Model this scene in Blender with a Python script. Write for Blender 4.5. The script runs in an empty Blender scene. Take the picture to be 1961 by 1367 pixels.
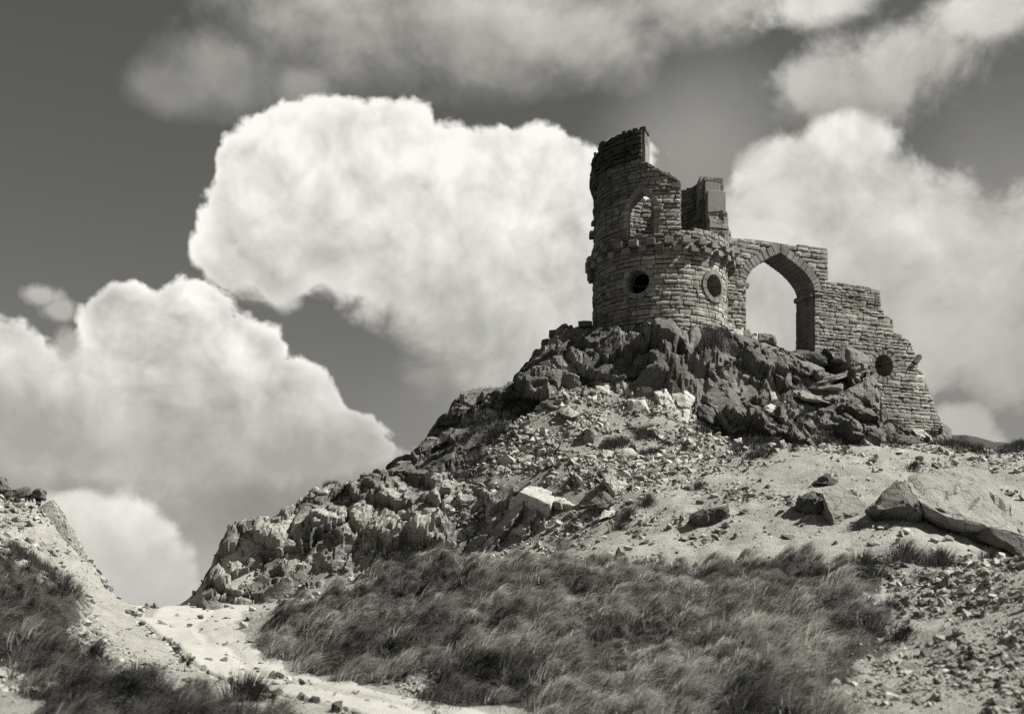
import bpy, bmesh, math, random
import numpy as np
from mathutils import Vector, Matrix, Euler

random.seed(11)
RNG = np.random.default_rng(7)
scene = bpy.context.scene
COL = scene.collection
R = math.radians

# ------------------------------------------------------------------ camera
FPX, CXP, HZN = 2070.0, 980.5, 1168.0        # focal length, centre and eye level measured on the photograph (1961 px wide)
cam_d = bpy.data.cameras.new('camera')
cam = bpy.data.objects.new('camera', cam_d)
COL.objects.link(cam)
cam.location = (0, 0, 0)
cam.rotation_euler = (R(90), 0, 0)
cam_d.sensor_width = 36.0
cam_d.lens = 36.0 * FPX / 1961.0
cam_d.shift_y = (HZN - 683.5) / 1961.0        # view camera with a rising front: verticals stay parallel
cam_d.clip_start = 0.1
cam_d.clip_end = 20000
cam_d.dof.use_dof = True
cam_d.dof.focus_distance = 38.0
cam_d.dof.aperture_fstop = 0.9
scene.camera = cam

SUN_EL, SUN_AZ = 47.0, 9.0                    # elevation; azimuth: degrees from +X towards the camera
SKY_STRENGTH = 0.10
TINT = (1.0, 0.985, 0.915)
scene.view_settings.view_transform = 'Standard'
scene.view_settings.look = 'None'
scene.view_settings.gamma = 1.0
scene.view_settings.exposure = 0.95
scene.view_settings.use_curve_mapping = False
scene.cycles.use_denoising = False
scene.cycles.max_bounces = 4
scene.cycles.diffuse_bounces = 2
scene.cycles.glossy_bounces = 1
scene.cycles.transparent_max_bounces = 4

sun_d = bpy.data.lights.new('sun', 'SUN')
sun_d.energy = 5.0
sun_d.angle = R(0.55)
sun_d.color = (1.0, 0.975, 0.9)
sun = bpy.data.objects.new('sun', sun_d)
COL.objects.link(sun)
SUN_DIR = Vector((math.cos(R(SUN_EL)) * math.cos(R(SUN_AZ)), -math.cos(R(SUN_EL)) * math.sin(R(SUN_AZ)), math.sin(R(SUN_EL))))
sun.rotation_euler = SUN_DIR.to_track_quat('Z', 'Y').to_euler()
sun.location = (40, -20, 60)


# ------------------------------------------------------------------ small node-expression builder
class NT:
    def __init__(self, tree):
        self.t = tree
        self.n = 0

    def node(self, typ, **kw):
        nd = self.t.nodes.new(typ)
        self.n += 1
        nd.location = ((self.n % 30) * 180, -(self.n // 30) * 220)
        for k, v in kw.items():
            setattr(nd, k, v)
        return nd

    def put(self, sock, v):
        if isinstance(v, S):
            self.t.links.new(v.s, sock)
        elif hasattr(v, 'is_output'):
            self.t.links.new(v, sock)
        else:
            sock.default_value = v

    def m(self, op, a, b=0.0, c=0.0, clamp=False):
        nd = self.node('ShaderNodeMath', operation=op, use_clamp=clamp)
        self.put(nd.inputs[0], a)
        self.put(nd.inputs[1], b)
        self.put(nd.inputs[2], c)
        return S(self, nd.outputs[0])

    def vm(self, op, a, b=(0, 0, 0), scale=None):
        nd = self.node('ShaderNodeVectorMath', operation=op)
        self.put(nd.inputs[0], a)
        if op == 'SCALE':
            self.put(nd.inputs[3], scale)
        else:
            self.put(nd.inputs[1], b)
        return S(self, nd.outputs['Value'] if op in ('LENGTH', 'DOT_PRODUCT', 'DISTANCE') else nd.outputs[0])

    def smooth(self, x, lo, hi, a=0.0, b=1.0):
        nd = self.node('ShaderNodeMapRange', interpolation_type='SMOOTHSTEP')
        for i, v in enumerate((x, lo, hi, a, b)):
            self.put(nd.inputs[i], v)
        return S(self, nd.outputs[0])

    def noise(self, vec, scale, detail=4, rough=0.55, dist=0.0, typ='FBM', lac=2.0):
        nd = self.node('ShaderNodeTexNoise', noise_dimensions='3D', noise_type=typ)
        self.put(nd.inputs['Vector'], vec)
        nd.inputs['Scale'].default_value = scale
        nd.inputs['Detail'].default_value = detail
        nd.inputs['Roughness'].default_value = rough
        nd.inputs['Lacunarity'].default_value = lac
        nd.inputs['Distortion'].default_value = dist
        return S(self, nd.outputs[0])

    def voro(self, vec, scale, detail=0.0, rough=0.5, feature='F1', out='Distance', rnd=1.0):
        nd = self.node('ShaderNodeTexVoronoi', voronoi_dimensions='3D', feature=feature)
        self.put(nd.inputs['Vector'], vec)
        nd.inputs['Scale'].default_value = scale
        if 'Detail' in nd.inputs:
            nd.inputs['Detail'].default_value = detail
            nd.inputs['Roughness'].default_value = rough
        nd.inputs['Randomness'].default_value = rnd
        nd.normalize = detail > 0
        return S(self, nd.outputs[out])

    def mix(self, f, a, b):                    # float mix
        nd = self.node('ShaderNodeMix', data_type='FLOAT')
        self.put(nd.inputs[0], f)
        self.put(nd.inputs[2], a)
        self.put(nd.inputs[3], b)
        return S(self, nd.outputs[0])


class S:
    def __init__(self, nt, s):
        self.nt, self.s = nt, s

    def __add__(self, o): return self.nt.m('ADD', self, o)
    __radd__ = __add__
    def __mul__(self, o): return self.nt.m('MULTIPLY', self, o)
    __rmul__ = __mul__
    def __sub__(self, o): return self.nt.m('SUBTRACT', self, o)
    def __rsub__(self, o): return self.nt.m('SUBTRACT', o, self)
    def __truediv__(self, o): return self.nt.m('DIVIDE', self, o)


def pdir(px, py):
    return Vector(((px - CXP) / FPX, 1.0, (HZN - py) / FPX)).normalized()


# ------------------------------------------------------------------ world: Nishita sky seen by red-sensitive film, with cumulus
def build_world():
    w = bpy.data.worlds.new('World')
    scene.world = w
    w.use_nodes = True
    t = w.node_tree
    t.nodes.clear()
    q = NT(t)
    out = q.node('ShaderNodeOutputWorld')
    bg = q.node('ShaderNodeBackground')
    t.links.new(bg.outputs[0], out.inputs[0])
    sky = q.node('ShaderNodeTexSky', sky_type='NISHITA')
    sky.sun_disc = False
    sky.sun_elevation = R(SUN_EL)
    sky.sun_rotation = R(90 + SUN_AZ)
    sky.altitude = 300
    sky.air_density = 1.0
    sky.dust_density = 0.6
    sep = q.node('ShaderNodeSeparateColor')
    t.links.new(sky.outputs[0], sep.inputs[0])
    red = S(q, sep.outputs[0])
    grn = S(q, sep.outputs[1])
    tc = q.node('ShaderNodeTexCoord')
    D = S(q, tc.outputs['Generated'])
    sx = q.node('ShaderNodeSeparateXYZ')
    t.links.new(D.s, sx.inputs[0])
    dz = S(q, sx.outputs[2])
    dx = S(q, sx.outputs[0])

    off = Vector((0.012, -0.004, 0.018))       # towards the sun across the cloud faces
    warpn = q.node('ShaderNodeTexNoise', noise_dimensions='3D')
    t.links.new(D.s, warpn.inputs['Vector'])
    warpn.inputs['Scale'].default_value = 9.0
    warpn.inputs['Detail'].default_value = 3.0
    wv = q.vm('SUBTRACT', S(q, warpn.outputs['Color']), (0.5, 0.5, 0.5))
    Dw = q.vm('ADD', D, q.vm('SCALE', wv, scale=0.06))

    def billow(vec):  # rounded heads
        a = q.voro(vec, 22.0, detail=3.4, rough=0.55)
        return 0.40 - a
    def heads(vec):
        return 0.42 - q.voro(vec, 9.5, detail=2.0, rough=0.5)
    B0 = billow(Dw)
    B1 = billow(q.vm('ADD', Dw, tuple(off)))
    H0 = heads(Dw)
    H1 = heads(q.vm('ADD', Dw, tuple(off * 2.0)))
    N0 = q.noise(Dw, 8.0, 7, 0.6) - 0.5
    N1 = q.noise(q.vm('ADD', Dw, tuple(off * 1.3)), 8.0, 7, 0.6) - 0.5
    N2 = q.noise(D, 5.0, 4, 0.5, 0.6) - 0.5
    Nf = q.noise(Dw, 34.0, 5, 0.62) - 0.5

    def field(blobs, k=0.25):
        acc = None
        for (px, py, rx, rz) in blobs:
            c = pdir(px, py)
            ca = c.y
            sxr = FPX / rx / (ca ** 1.35)
            szr = FPX / rz / (ca ** 1.2)
            mp = q.node('ShaderNodeMapping')
            t.links.new(D.s, mp.inputs[0])
            mp.inputs['Scale'].default_value = (sxr, sxr, szr)
            mp.inputs['Location'].default_value = (-c.x * sxr, -c.y * sxr, -c.z * szr)
            ln = q.vm('LENGTH', S(q, mp.outputs[0]))
            acc = ln if acc is None else q.m('SMOOTH_MIN', acc, ln, k)
        return 1.0 - acc

    col = (red * 0.72 + grn * 0.28) * SKY_STRENGTH * SKYGAIN
    z_of = lambda py: pdir(980, py).z

    def layer(col, blobs,  edge, ab, an, af, toneb, tonet, relief, ylo, yhi, k=0.25, opacity=1.0, grey=0.0, thick=0.35, low=None):
        F = field(blobs, k)
        d = F + 0.02 + B0 * (ab * 1.1) + H0 * (ab * 0.7) + N0 * an + Nf * af
        if low is not None:                    # a bottom that fades into the air
            e = edge + q.smooth(dz, z_of(low[0]), z_of(low[1])) * low[2]
            a = q.smooth(d / e, 0.0, 1.0)
        else:
            a = q.smooth(d, 0.0, edge)
        a = a * opacity
        vert = q.smooth(dz, z_of(yhi), z_of(ylo), 0.0, 1.0)
        rel = (B0 - B1) * relief * 0.85 + (H0 - H1) * relief * 0.8 + (N0 - N1) * relief * 0.3
        rim = q.smooth(d, 0.0, thick, 1.0, 0.0)
        s = vert * 0.62 + rel * (vert * 0.7 + 0.3) + N2 * 0.4 + rim * 0.34 + 0.1 - grey
        s = q.m('ADD', s, 0.0, clamp=True)
        tone = q.mix(s, toneb, tonet)
        return q.mix(a, col, tone)

    # thin haze veil over the lower half and the right
    col = layer(col, [(980, 790, 340, 170), (1500, 620, 560, 330), (1900, 560, 330, 460), (500, 960, 330, 120), (1330, 300, 260, 240)],
                1.0, 0.05, 0.45, 0.05, 0.24, 0.44, 0.1, 300, 1000, opacity=0.62)
    # grey stratus across the top
    col = layer(col, [(420, 140, 150, 85), (640, 50, 280, 115), (930, 60, 300, 130), (1140, 85, 160, 105), (1330, 0, 260, 80), (330, 170, 120, 60),
                      (580, 170, 80, 60)],
                0.8, 0.3, 1.3, 0.4, 0.22, 0.66, 1.5, -60, 240, k=0.4, opacity=0.9, grey=0.0)
    # torn scraps at the top right
    col = layer(col, [(1760, 110, 110, 70), (1690, 165, 130, 80), (1580, 160, 90, 80), (1560, 0, 130, 50), (1640, 230, 110, 60), (1880, 20, 140, 60)],
                0.8, 0.8, 1.9, 0.9, 0.32, 0.82, 1.7, 40, 300, k=0.4, opacity=0.85)
    # softly broken cloud on the right
    col = layer(col, [(1620, 280, 100, 60), (1550, 370, 130, 100), (1680, 430, 170, 130),
                      (1830, 520, 160, 130), (1620, 540, 210, 150), (1950, 480, 110, 120), (1945, 650, 120, 160), (1500, 330, 80, 60),
                      (1740, 640, 150, 110), (1480, 450, 120, 100), (1480, 600, 170, 150), (1330, 560, 120, 120)],
                0.42, 0.6, 1.25, 0.5, 0.42, 0.92, 1.9, 60, 820, k=0.3, opacity=0.93, grey=0.0)
    # bright small clouds low on the right and behind the arch
    col = layer(col, [(1838, 825, 72, 60), (1880, 860, 70, 45), (1440, 455, 70, 34), (1400, 480, 60, 46)],
                0.42, 0.6, 1.2, 0.6, 0.42, 0.80, 1.0, 420, 880, k=0.3)
    # the big cumulus behind the tower
    col = layer(col, [(555, 320, 105, 92), (650, 298, 98, 86), (765, 298, 100, 84), (880, 335, 110, 88), (960, 338, 90, 76), (1050, 345, 100, 88), (1120, 390, 95, 90),
                      (480, 430, 80, 115), (465, 330, 52, 62), (640, 430, 170, 120), (820, 470, 210, 150), (1030, 500, 230, 180), (540, 520, 62, 66), (440, 490, 54, 56),
                      (910, 600, 150, 110), (1070, 640, 230, 160), (1010, 720, 200, 90)],
                0.17, 1.1, 0.42, 0.40, 0.40, 0.93, 2.2, 270, 760, k=0.18, thick=0.5, grey=-0.02, low=(480, 800, 1.1))
    # left cumulus with a flat grey base
    col = layer(col, [(235, 618, 74, 66), (370, 634, 76, 76), (300, 710, 140, 100), (455, 690, 82, 74), (550, 768, 100, 76), (632, 856, 100, 76), (430, 820, 230, 120),
                (210, 800, 190, 120), (-10, 705, 95, 90), (70, 810, 220, 125), (330, 850, 320, 130), (480, 860, 210, 100), (420, 885, 330, 80), (120, 875, 280, 85)],
                0.17, 1.1, 0.42, 0.38, 0.38, 0.95, 2.2, 590, 900, k=0.16, thick=0.45, grey=0.02, low=(860, 960, 0.9))
    # low cloud in the gap, and a stray scrap
    col = layer(col, [(225, 1050, 108, 92), (285, 1115, 88, 92), (140, 985, 75, 50), (150, 1130, 150, 120), (330, 1160, 60, 60)],
                0.36, 0.7, 0.8, 0.45, 0.46, 0.82, 1.4, 950, 1180, k=0.2, grey=-0.05)
    col = layer(col, [(82, 568, 40, 22), (112, 592, 34, 20), (130, 660, 30, 30)], 0.9, 0.6, 2.4, 1.6, 0.40, 0.72, 1.0, 540, 640, k=0.2)
    # the same broken cloud goes on round the rest of the sky
    c0 = pdir(1000, 560)
    away = q.smooth(q.vm('DISTANCE', D, tuple(c0)), 0.5, 0.72)
    G = q.noise(Dw, 2.6, 6, 0.55)
    ga = q.smooth(G, 0.50, 0.64) * away * q.smooth(dz, 0.0, 0.08)
    gt = q.mix(q.m('ADD', (N0 - N1) * 1.2 + N2 * 0.8 + 0.45, 0.0, clamp=True), 0.28, 0.72)
    col = q.mix(ga, col, gt)
    col = col * CLOUDGAIN
    comb = q.node('ShaderNodeCombineColor')
    for i in range(3):
        q.put(comb.inputs[i], col * TINT[i])
    t.links.new(comb.outputs[0], bg.inputs[0])
    bg.inputs[1].default_value = 1.0
    w.cycles.sampling_method = 'MANUAL'
    w.cycles.sample_map_resolution = 512


SKYGAIN, CLOUDGAIN = 0.70, 0.545
build_world()


# ------------------------------------------------------------------ numpy noise
def _hash(ix, iy, iz, seed):
    h = (ix.astype(np.int64) * 374761393 + iy.astype(np.int64) * 668265263 + iz.astype(np.int64) * 1274126177 + seed * 974634777) & 0xffffffff
    h = ((h ^ (h >> 13)) * 1274126177) & 0xffffffff
    h = ((h ^ (h >> 16)) * 2246822519) & 0xffffffff
    h = h ^ (h >> 15)
    return (h & 0xffffff) / float(0xffffff)


def vnoise(p, seed=0):
    p = np.asarray(p, float)
    i = np.floor(p)
    f = p - i
    u = f * f * f * (f * (f * 6 - 15) + 10)
    r = 0
    for a in (0, 1):
        wa = u[:, 0] if a else 1 - u[:, 0]
        for b in (0, 1):
            wb = u[:, 1] if b else 1 - u[:, 1]
            for c in (0, 1):
                wc = u[:, 2] if c else 1 - u[:, 2]
                r = r + wa * wb * wc * _hash(i[:, 0] + a, i[:, 1] + b, i[:, 2] + c, seed)
    return r * 2 - 1


def fbm(p, octv=4, seed=0, gain=0.5):
    p = np.asarray(p, float)
    a, s, r = 1.0, 0.0, 0.0
    for k in range(octv):
        r = r + a * vnoise(p * (2.03 ** k) + k * 17.3, seed + k)
        s += a
        a *= gain
    return r / s * 1.6


def worley(p, seed=0):
    """random value of the nearest cell, and F2-F1"""
    p = np.asarray(p, float)
    i = np.floor(p)
    best = np.full(len(p), 9.0)
    sec = np.full(len(p), 9.0)
    val = np.zeros(len(p))
    for a in (-1, 0, 1):
        for b in (-1, 0, 1):
            for c in (-1, 0, 1):
                j0, j1, j2 = i[:, 0] + a, i[:, 1] + b, i[:, 2] + c
                q0 = j0 + _hash(j0, j1, j2, seed)
                q1 = j1 + _hash(j0, j1, j2, seed + 5)
                q2 = j2 + _hash(j0, j1, j2, seed + 9)
                d = np.sqrt((q0 - p[:, 0]) ** 2 + (q1 - p[:, 1]) ** 2 + (q2 - p[:, 2]) ** 2)
                v = _hash(j0, j1, j2, seed + 13)
                m = d < best
                sec = np.where(m, best, np.minimum(sec, d))
                val = np.where(m, v, val)
                best = np.where(m, d, best)
    return val, sec - best


# ------------------------------------------------------------------ helpers for objects
def P(px, py, D):
    return Vector(((px - CXP) / FPX * D, D, (HZN - py) / FPX * D))


def tag(o, label=None, cat=None, group=None, kind=None):
    if label: o['label'] = label
    if cat: o['category'] = cat
    if group: o['group'] = group
    if kind: o['kind'] = kind
    return o


def link(name, me, mat=None, parent=None, tone=None):
    o = bpy.data.objects.new(name, me)
    COL.objects.link(o)
    if mat is not None and not me.materials:
        me.materials.append(mat)
    if parent is not None:
        o.parent = parent
    if tone is not None:
        o.color = (tone, tone, tone, 1)
    return o


def empty(name, loc=(0, 0, 0)):
    o = bpy.data.objects.new(name, None)
    o.location = loc
    o.empty_display_size = 0.3
    COL.objects.link(o)
    return o


def mesh_np(name, verts, faces, smooth=False, attrs=None):
    """faces: (n,3) or (n,4) int array; attrs: {name: per-vertex float array}"""
    verts = np.asarray(verts, np.float32)
    faces = np.asarray(faces, np.int32)
    me = bpy.data.meshes.new(name)
    nv, nf, k = len(verts), len(faces), faces.shape[1]
    me.vertices.add(nv)
    me.vertices.foreach_set('co', verts.ravel())
    me.loops.add(nf * k)
    me.loops.foreach_set('vertex_index', faces.ravel())
    me.polygons.add(nf)
    me.polygons.foreach_set('loop_start', np.arange(nf, dtype=np.int32) * k)
    me.polygons.foreach_set('use_smooth', np.full(nf, smooth))
    if attrs:
        for an, av in attrs.items():
            at = me.attributes.new(an, 'FLOAT', 'POINT')
            at.data.foreach_set('value', np.asarray(av, np.float32))
    me.update(calc_edges=True)
    me.validate()
    return me


def mesh_py(name, verts, faces, smooth=False):
    me = bpy.data.meshes.new(name)
    me.from_pydata([tuple(v) for v in verts], [], faces)
    if smooth:
        me.polygons.foreach_set('use_smooth', [True] * len(me.polygons))
    me.update()
    return me


# ------------------------------------------------------------------ materials
def mat_base(name):
    m = bpy.data.materials.new(name)
    m.use_nodes = True
    t = m.node_tree
    t.nodes.clear()
    q = NT(t)
    out = q.node('ShaderNodeOutputMaterial')
    bs = q.node('ShaderNodeBsdfPrincipled')
    t.links.new(bs.outputs[0], out.inputs[0])
    bs.inputs['Roughness'].default_value = 0.92
    bs.inputs['Specular IOR Level'].default_value = 0.18
    return m, q, bs


def set_grey(q, bs, val):
    comb = q.node('ShaderNodeCombineColor')
    for i, k in enumerate((1.0, 0.985, 0.92)):
        q.put(comb.inputs[i], val * k)
    q.t.links.new(comb.outputs[0], bs.inputs['Base Color'])


def bump(q, bs, h, dist, strength=1.0):
    b = q.node('ShaderNodeBump')
    q.put(b.inputs['Height'], h)
    b.inputs['Distance'].default_value = dist
    b.inputs['Strength'].default_value = strength
    q.t.links.new(b.outputs[0], bs.inputs['Normal'])


def coords(q, world=True):
    if world:
        g = q.node('ShaderNodeNewGeometry')
        return S(q, g.outputs['Position'])
    tc = q.node('ShaderNodeTexCoord')
    return S(q, tc.outputs['Object'])


def obj_tone(q):
    oi = q.node('ShaderNodeObjectInfo')
    sp = q.node('ShaderNodeSeparateColor')
    q.t.links.new(oi.outputs['Color'], sp.inputs[0])
    return S(q, sp.outputs[0]), S(q, oi.outputs['Random'])


def attr(q, name):
    a = q.node('ShaderNodeAttribute', attribute_name=name)
    return S(q, a.outputs['Fac'])


def m_stone(name='gritstone_masonry', use_attr=False):
    m, q, bs = mat_base(name)
    p = coords(q)
    if use_attr:
        tone = attr(q, 'tone')
    else:
        tone, rnd = obj_tone(q)
    n1 = q.noise(p, 2.2, 5, 0.6)
    n2 = q.noise(p, 14.0, 5, 0.65)
    st = q.smooth(n1, 0.35, 0.7)
    v = tone * (0.55 + n2 * 0.55 + st * 0.4)
    mp = q.node('ShaderNodeMapping')
    q.put(mp.inputs[0], p)
    mp.inputs['Scale'].default_value = (2.6, 2.6, 0.45)
    strk = q.smooth(q.noise(S(q, mp.outputs[0]), 1.0, 4, 0.6), 0.50, 0.68)
    v = v * (1.0 - strk * 0.32)
    lich = q.smooth(q.noise(p, 7.0, 4, 0.7), 0.62, 0.72)
    v = v * (1.0 - lich * 0.35)
    set_grey(q, bs, v)
    bump(q, bs, n2 * 0.6 + q.noise(p, 45.0, 3, 0.6) * 0.35, 0.05, 1.0)
    return m


def _col_noise(q, p, scale):
    nd = q.node('ShaderNodeTexNoise', noise_dimensions='3D')
    q.put(nd.inputs['Vector'], p)
    nd.inputs['Scale'].default_value = scale
    nd.inputs['Detail'].default_value = 3.0
    return nd.outputs['Color']


def m_rock(name='gritstone_rock', attr_tone=False, pale_top=False):
    m, q, bs = mat_base(name)
    p = coords(q)
    if attr_tone:
        tone = attr(q, 'tone')
    else:
        tone, rnd = obj_tone(q)
    n1 = q.noise(p, 1.3, 5, 0.6)
    n2 = q.noise(p, 6.0, 6, 0.65)
    n3 = q.noise(p, 28.0, 4, 0.65)
    v = tone * (0.35 + n1 * 0.45 + n2 * 0.55 + n3 * 0.35)
    bl = q.smooth(q.noise(p, 3.1, 5, 0.7), 0.56, 0.68)
    v = v * (1.0 - bl * 0.45)
    pl = q.smooth(q.noise(p, 4.7, 5, 0.7), 0.63, 0.7)
    v = v * (1.0 + pl * 0.7)
    wp = q.vm('ADD', p, q.vm('SCALE', q.vm('SUBTRACT', S(q, _col_noise(q, p, 1.6)), (0.5, 0.5, 0.5)), scale=0.9))
    ck = q.smooth(q.voro(wp, 0.75, feature='DISTANCE_TO_EDGE'), 0.0, 0.030)
    v = v * (ck * 0.22 + 0.78)
    set_grey(q, bs, v)
    pv = q.node('ShaderNodeMapping')
    q.put(pv.inputs[0], p)
    pv.inputs['Rotation'].default_value = (0.35, 0.2, 0.4)
    pv.inputs['Scale'].default_value = (0.6, 0.6, 2.6)
    bed = q.noise(S(q, pv.outputs[0]), 3.0, 5, 0.6)
    bump(q, bs, n2 * 0.55 + n3 * 0.3 + bed * 0.5 + ck * 0.16, 0.15, 1.0)
    return m


def m_ground():
    m, q, bs = mat_base('hillside_ground')
    p = coords(q)
    pale, turf, rock = attr(q, 'pale'), attr(q, 'turf'), attr(q, 'rock')
    n1 = q.noise(p, 0.55, 5, 0.6)
    n2 = q.noise(p, 3.2, 6, 0.65)
    n3 = q.noise(p, 18.0, 5, 0.7)
    n4 = q.noise(p, 60.0, 3, 0.7)
    soil = 0.215 + (n1 - 0.5) * 0.16 + (n2 - 0.5) * 0.20 + (q.noise(p, 8.0, 5, 0.7) - 0.5) * 0.16 + (n3 - 0.5) * 0.14 + (n4 - 0.5) * 0.06
    dark = q.smooth(q.noise(p, 1.6, 6, 0.7), 0.55, 0.68)
    soil = soil * (1.0 - dark * 0.38)
    turfc = 0.05 + (n2 - 0.5) * 0.05 + (n3 - 0.5) * 0.04
    rockc = 0.075 + (n2 - 0.5) * 0.10 + (n3 - 0.5) * 0.06
    v = q.mix(rock, soil, rockc)
    v = q.mix(pale, v, soil * 1.2 + 0.01)
    tb = q.smooth(turf + (n2 - 0.5) * 1.1 + (n3 - 0.5) * 0.5, 0.38, 0.62)
    v = q.mix(tb, v, turfc)
    v = q.m('MAXIMUM', v, 0.018)
    set_grey(q, bs, v)
    cell = q.voro(p, 14.0, 2.0, 0.6)
    bump(q, bs, n2 * 0.3 + n3 * 0.45 + n4 * 0.2 + cell * 0.35, 0.10, 1.0)
    return m


def m_track():
    m, q, bs = mat_base('worn_track')
    p = coords(q)
    n2 = q.noise(p, 1.8, 6, 0.6)
    n3 = q.noise(p, 14.0, 5, 0.7)
    edge = attr(q, 'edge')
    v = 0.30 + (n2 - 0.5) * 0.13 + (n3 - 0.5) * 0.10 + edge * 0.03
    set_grey(q, bs, v)
    bump(q, bs, n2 * 0.35 + n3 * 0.4 + q.noise(p, 50.0, 3, 0.7) * 0.2, 0.05, 1.0)
    return m


def m_blade(name='grass_blades'):
    m, q, bs = mat_base(name)
    tone = attr(q, 'tone')
    set_grey(q, bs, tone)
    bs.inputs['Roughness'].default_value = 0.6
    bs.inputs['Specular IOR Level'].default_value = 0.3
    tr = q.node('ShaderNodeBsdfTranslucent')
    comb = q.node('ShaderNodeCombineColor')
    for i, k in enumerate((1.0, 0.985, 0.92)):
        q.put(comb.inputs[i], tone * k)
    q.t.links.new(comb.outputs[0], tr.inputs[0])
    mx = q.node('ShaderNodeMixShader')
    mx.inputs[0].default_value = 0.3
    q.t.links.new(bs.outputs[0], mx.inputs[1])
    q.t.links.new(tr.outputs[0], mx.inputs[2])
    out = [n for n in q.t.nodes if n.type == 'OUTPUT_MATERIAL'][0]
    q.t.links.new(mx.outputs[0], out.inputs[0])
    return m


def m_plain(name, val, bumpd=0.02, scale=20.0):
    m, q, bs = mat_base(name)
    p = coords(q)
    n = q.noise(p, scale, 5, 0.65)
    n1 = q.noise(p, scale * 0.12, 4, 0.6)
    set_grey(q, bs, (n * 0.5 + n1 * 0.5 + 0.5) * val)
    bump(q, bs, n, bumpd)
    return m


M_STONE = m_stone()
M_STONE_A = m_stone('gritstone_masonry_joined', True)
M_ROCK = m_rock()
M_ROCK_A = m_rock('loose_stone_rock', True)
M_GROUND = m_ground()
M_TRACK = m_track()
M_BLADE = m_blade()
M_MORTAR = m_plain('lime_mortar', 0.16, 0.03, 22.0)
M_CEMENT = m_plain('smooth_cement', 0.17, 0.01, 9.0)
M_PLAIN = m_plain('distant_plain', 0.07, 0.02, 0.02)
M_IRON = m_plain('rusty_iron', 0.05, 0.002, 40.0)


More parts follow.
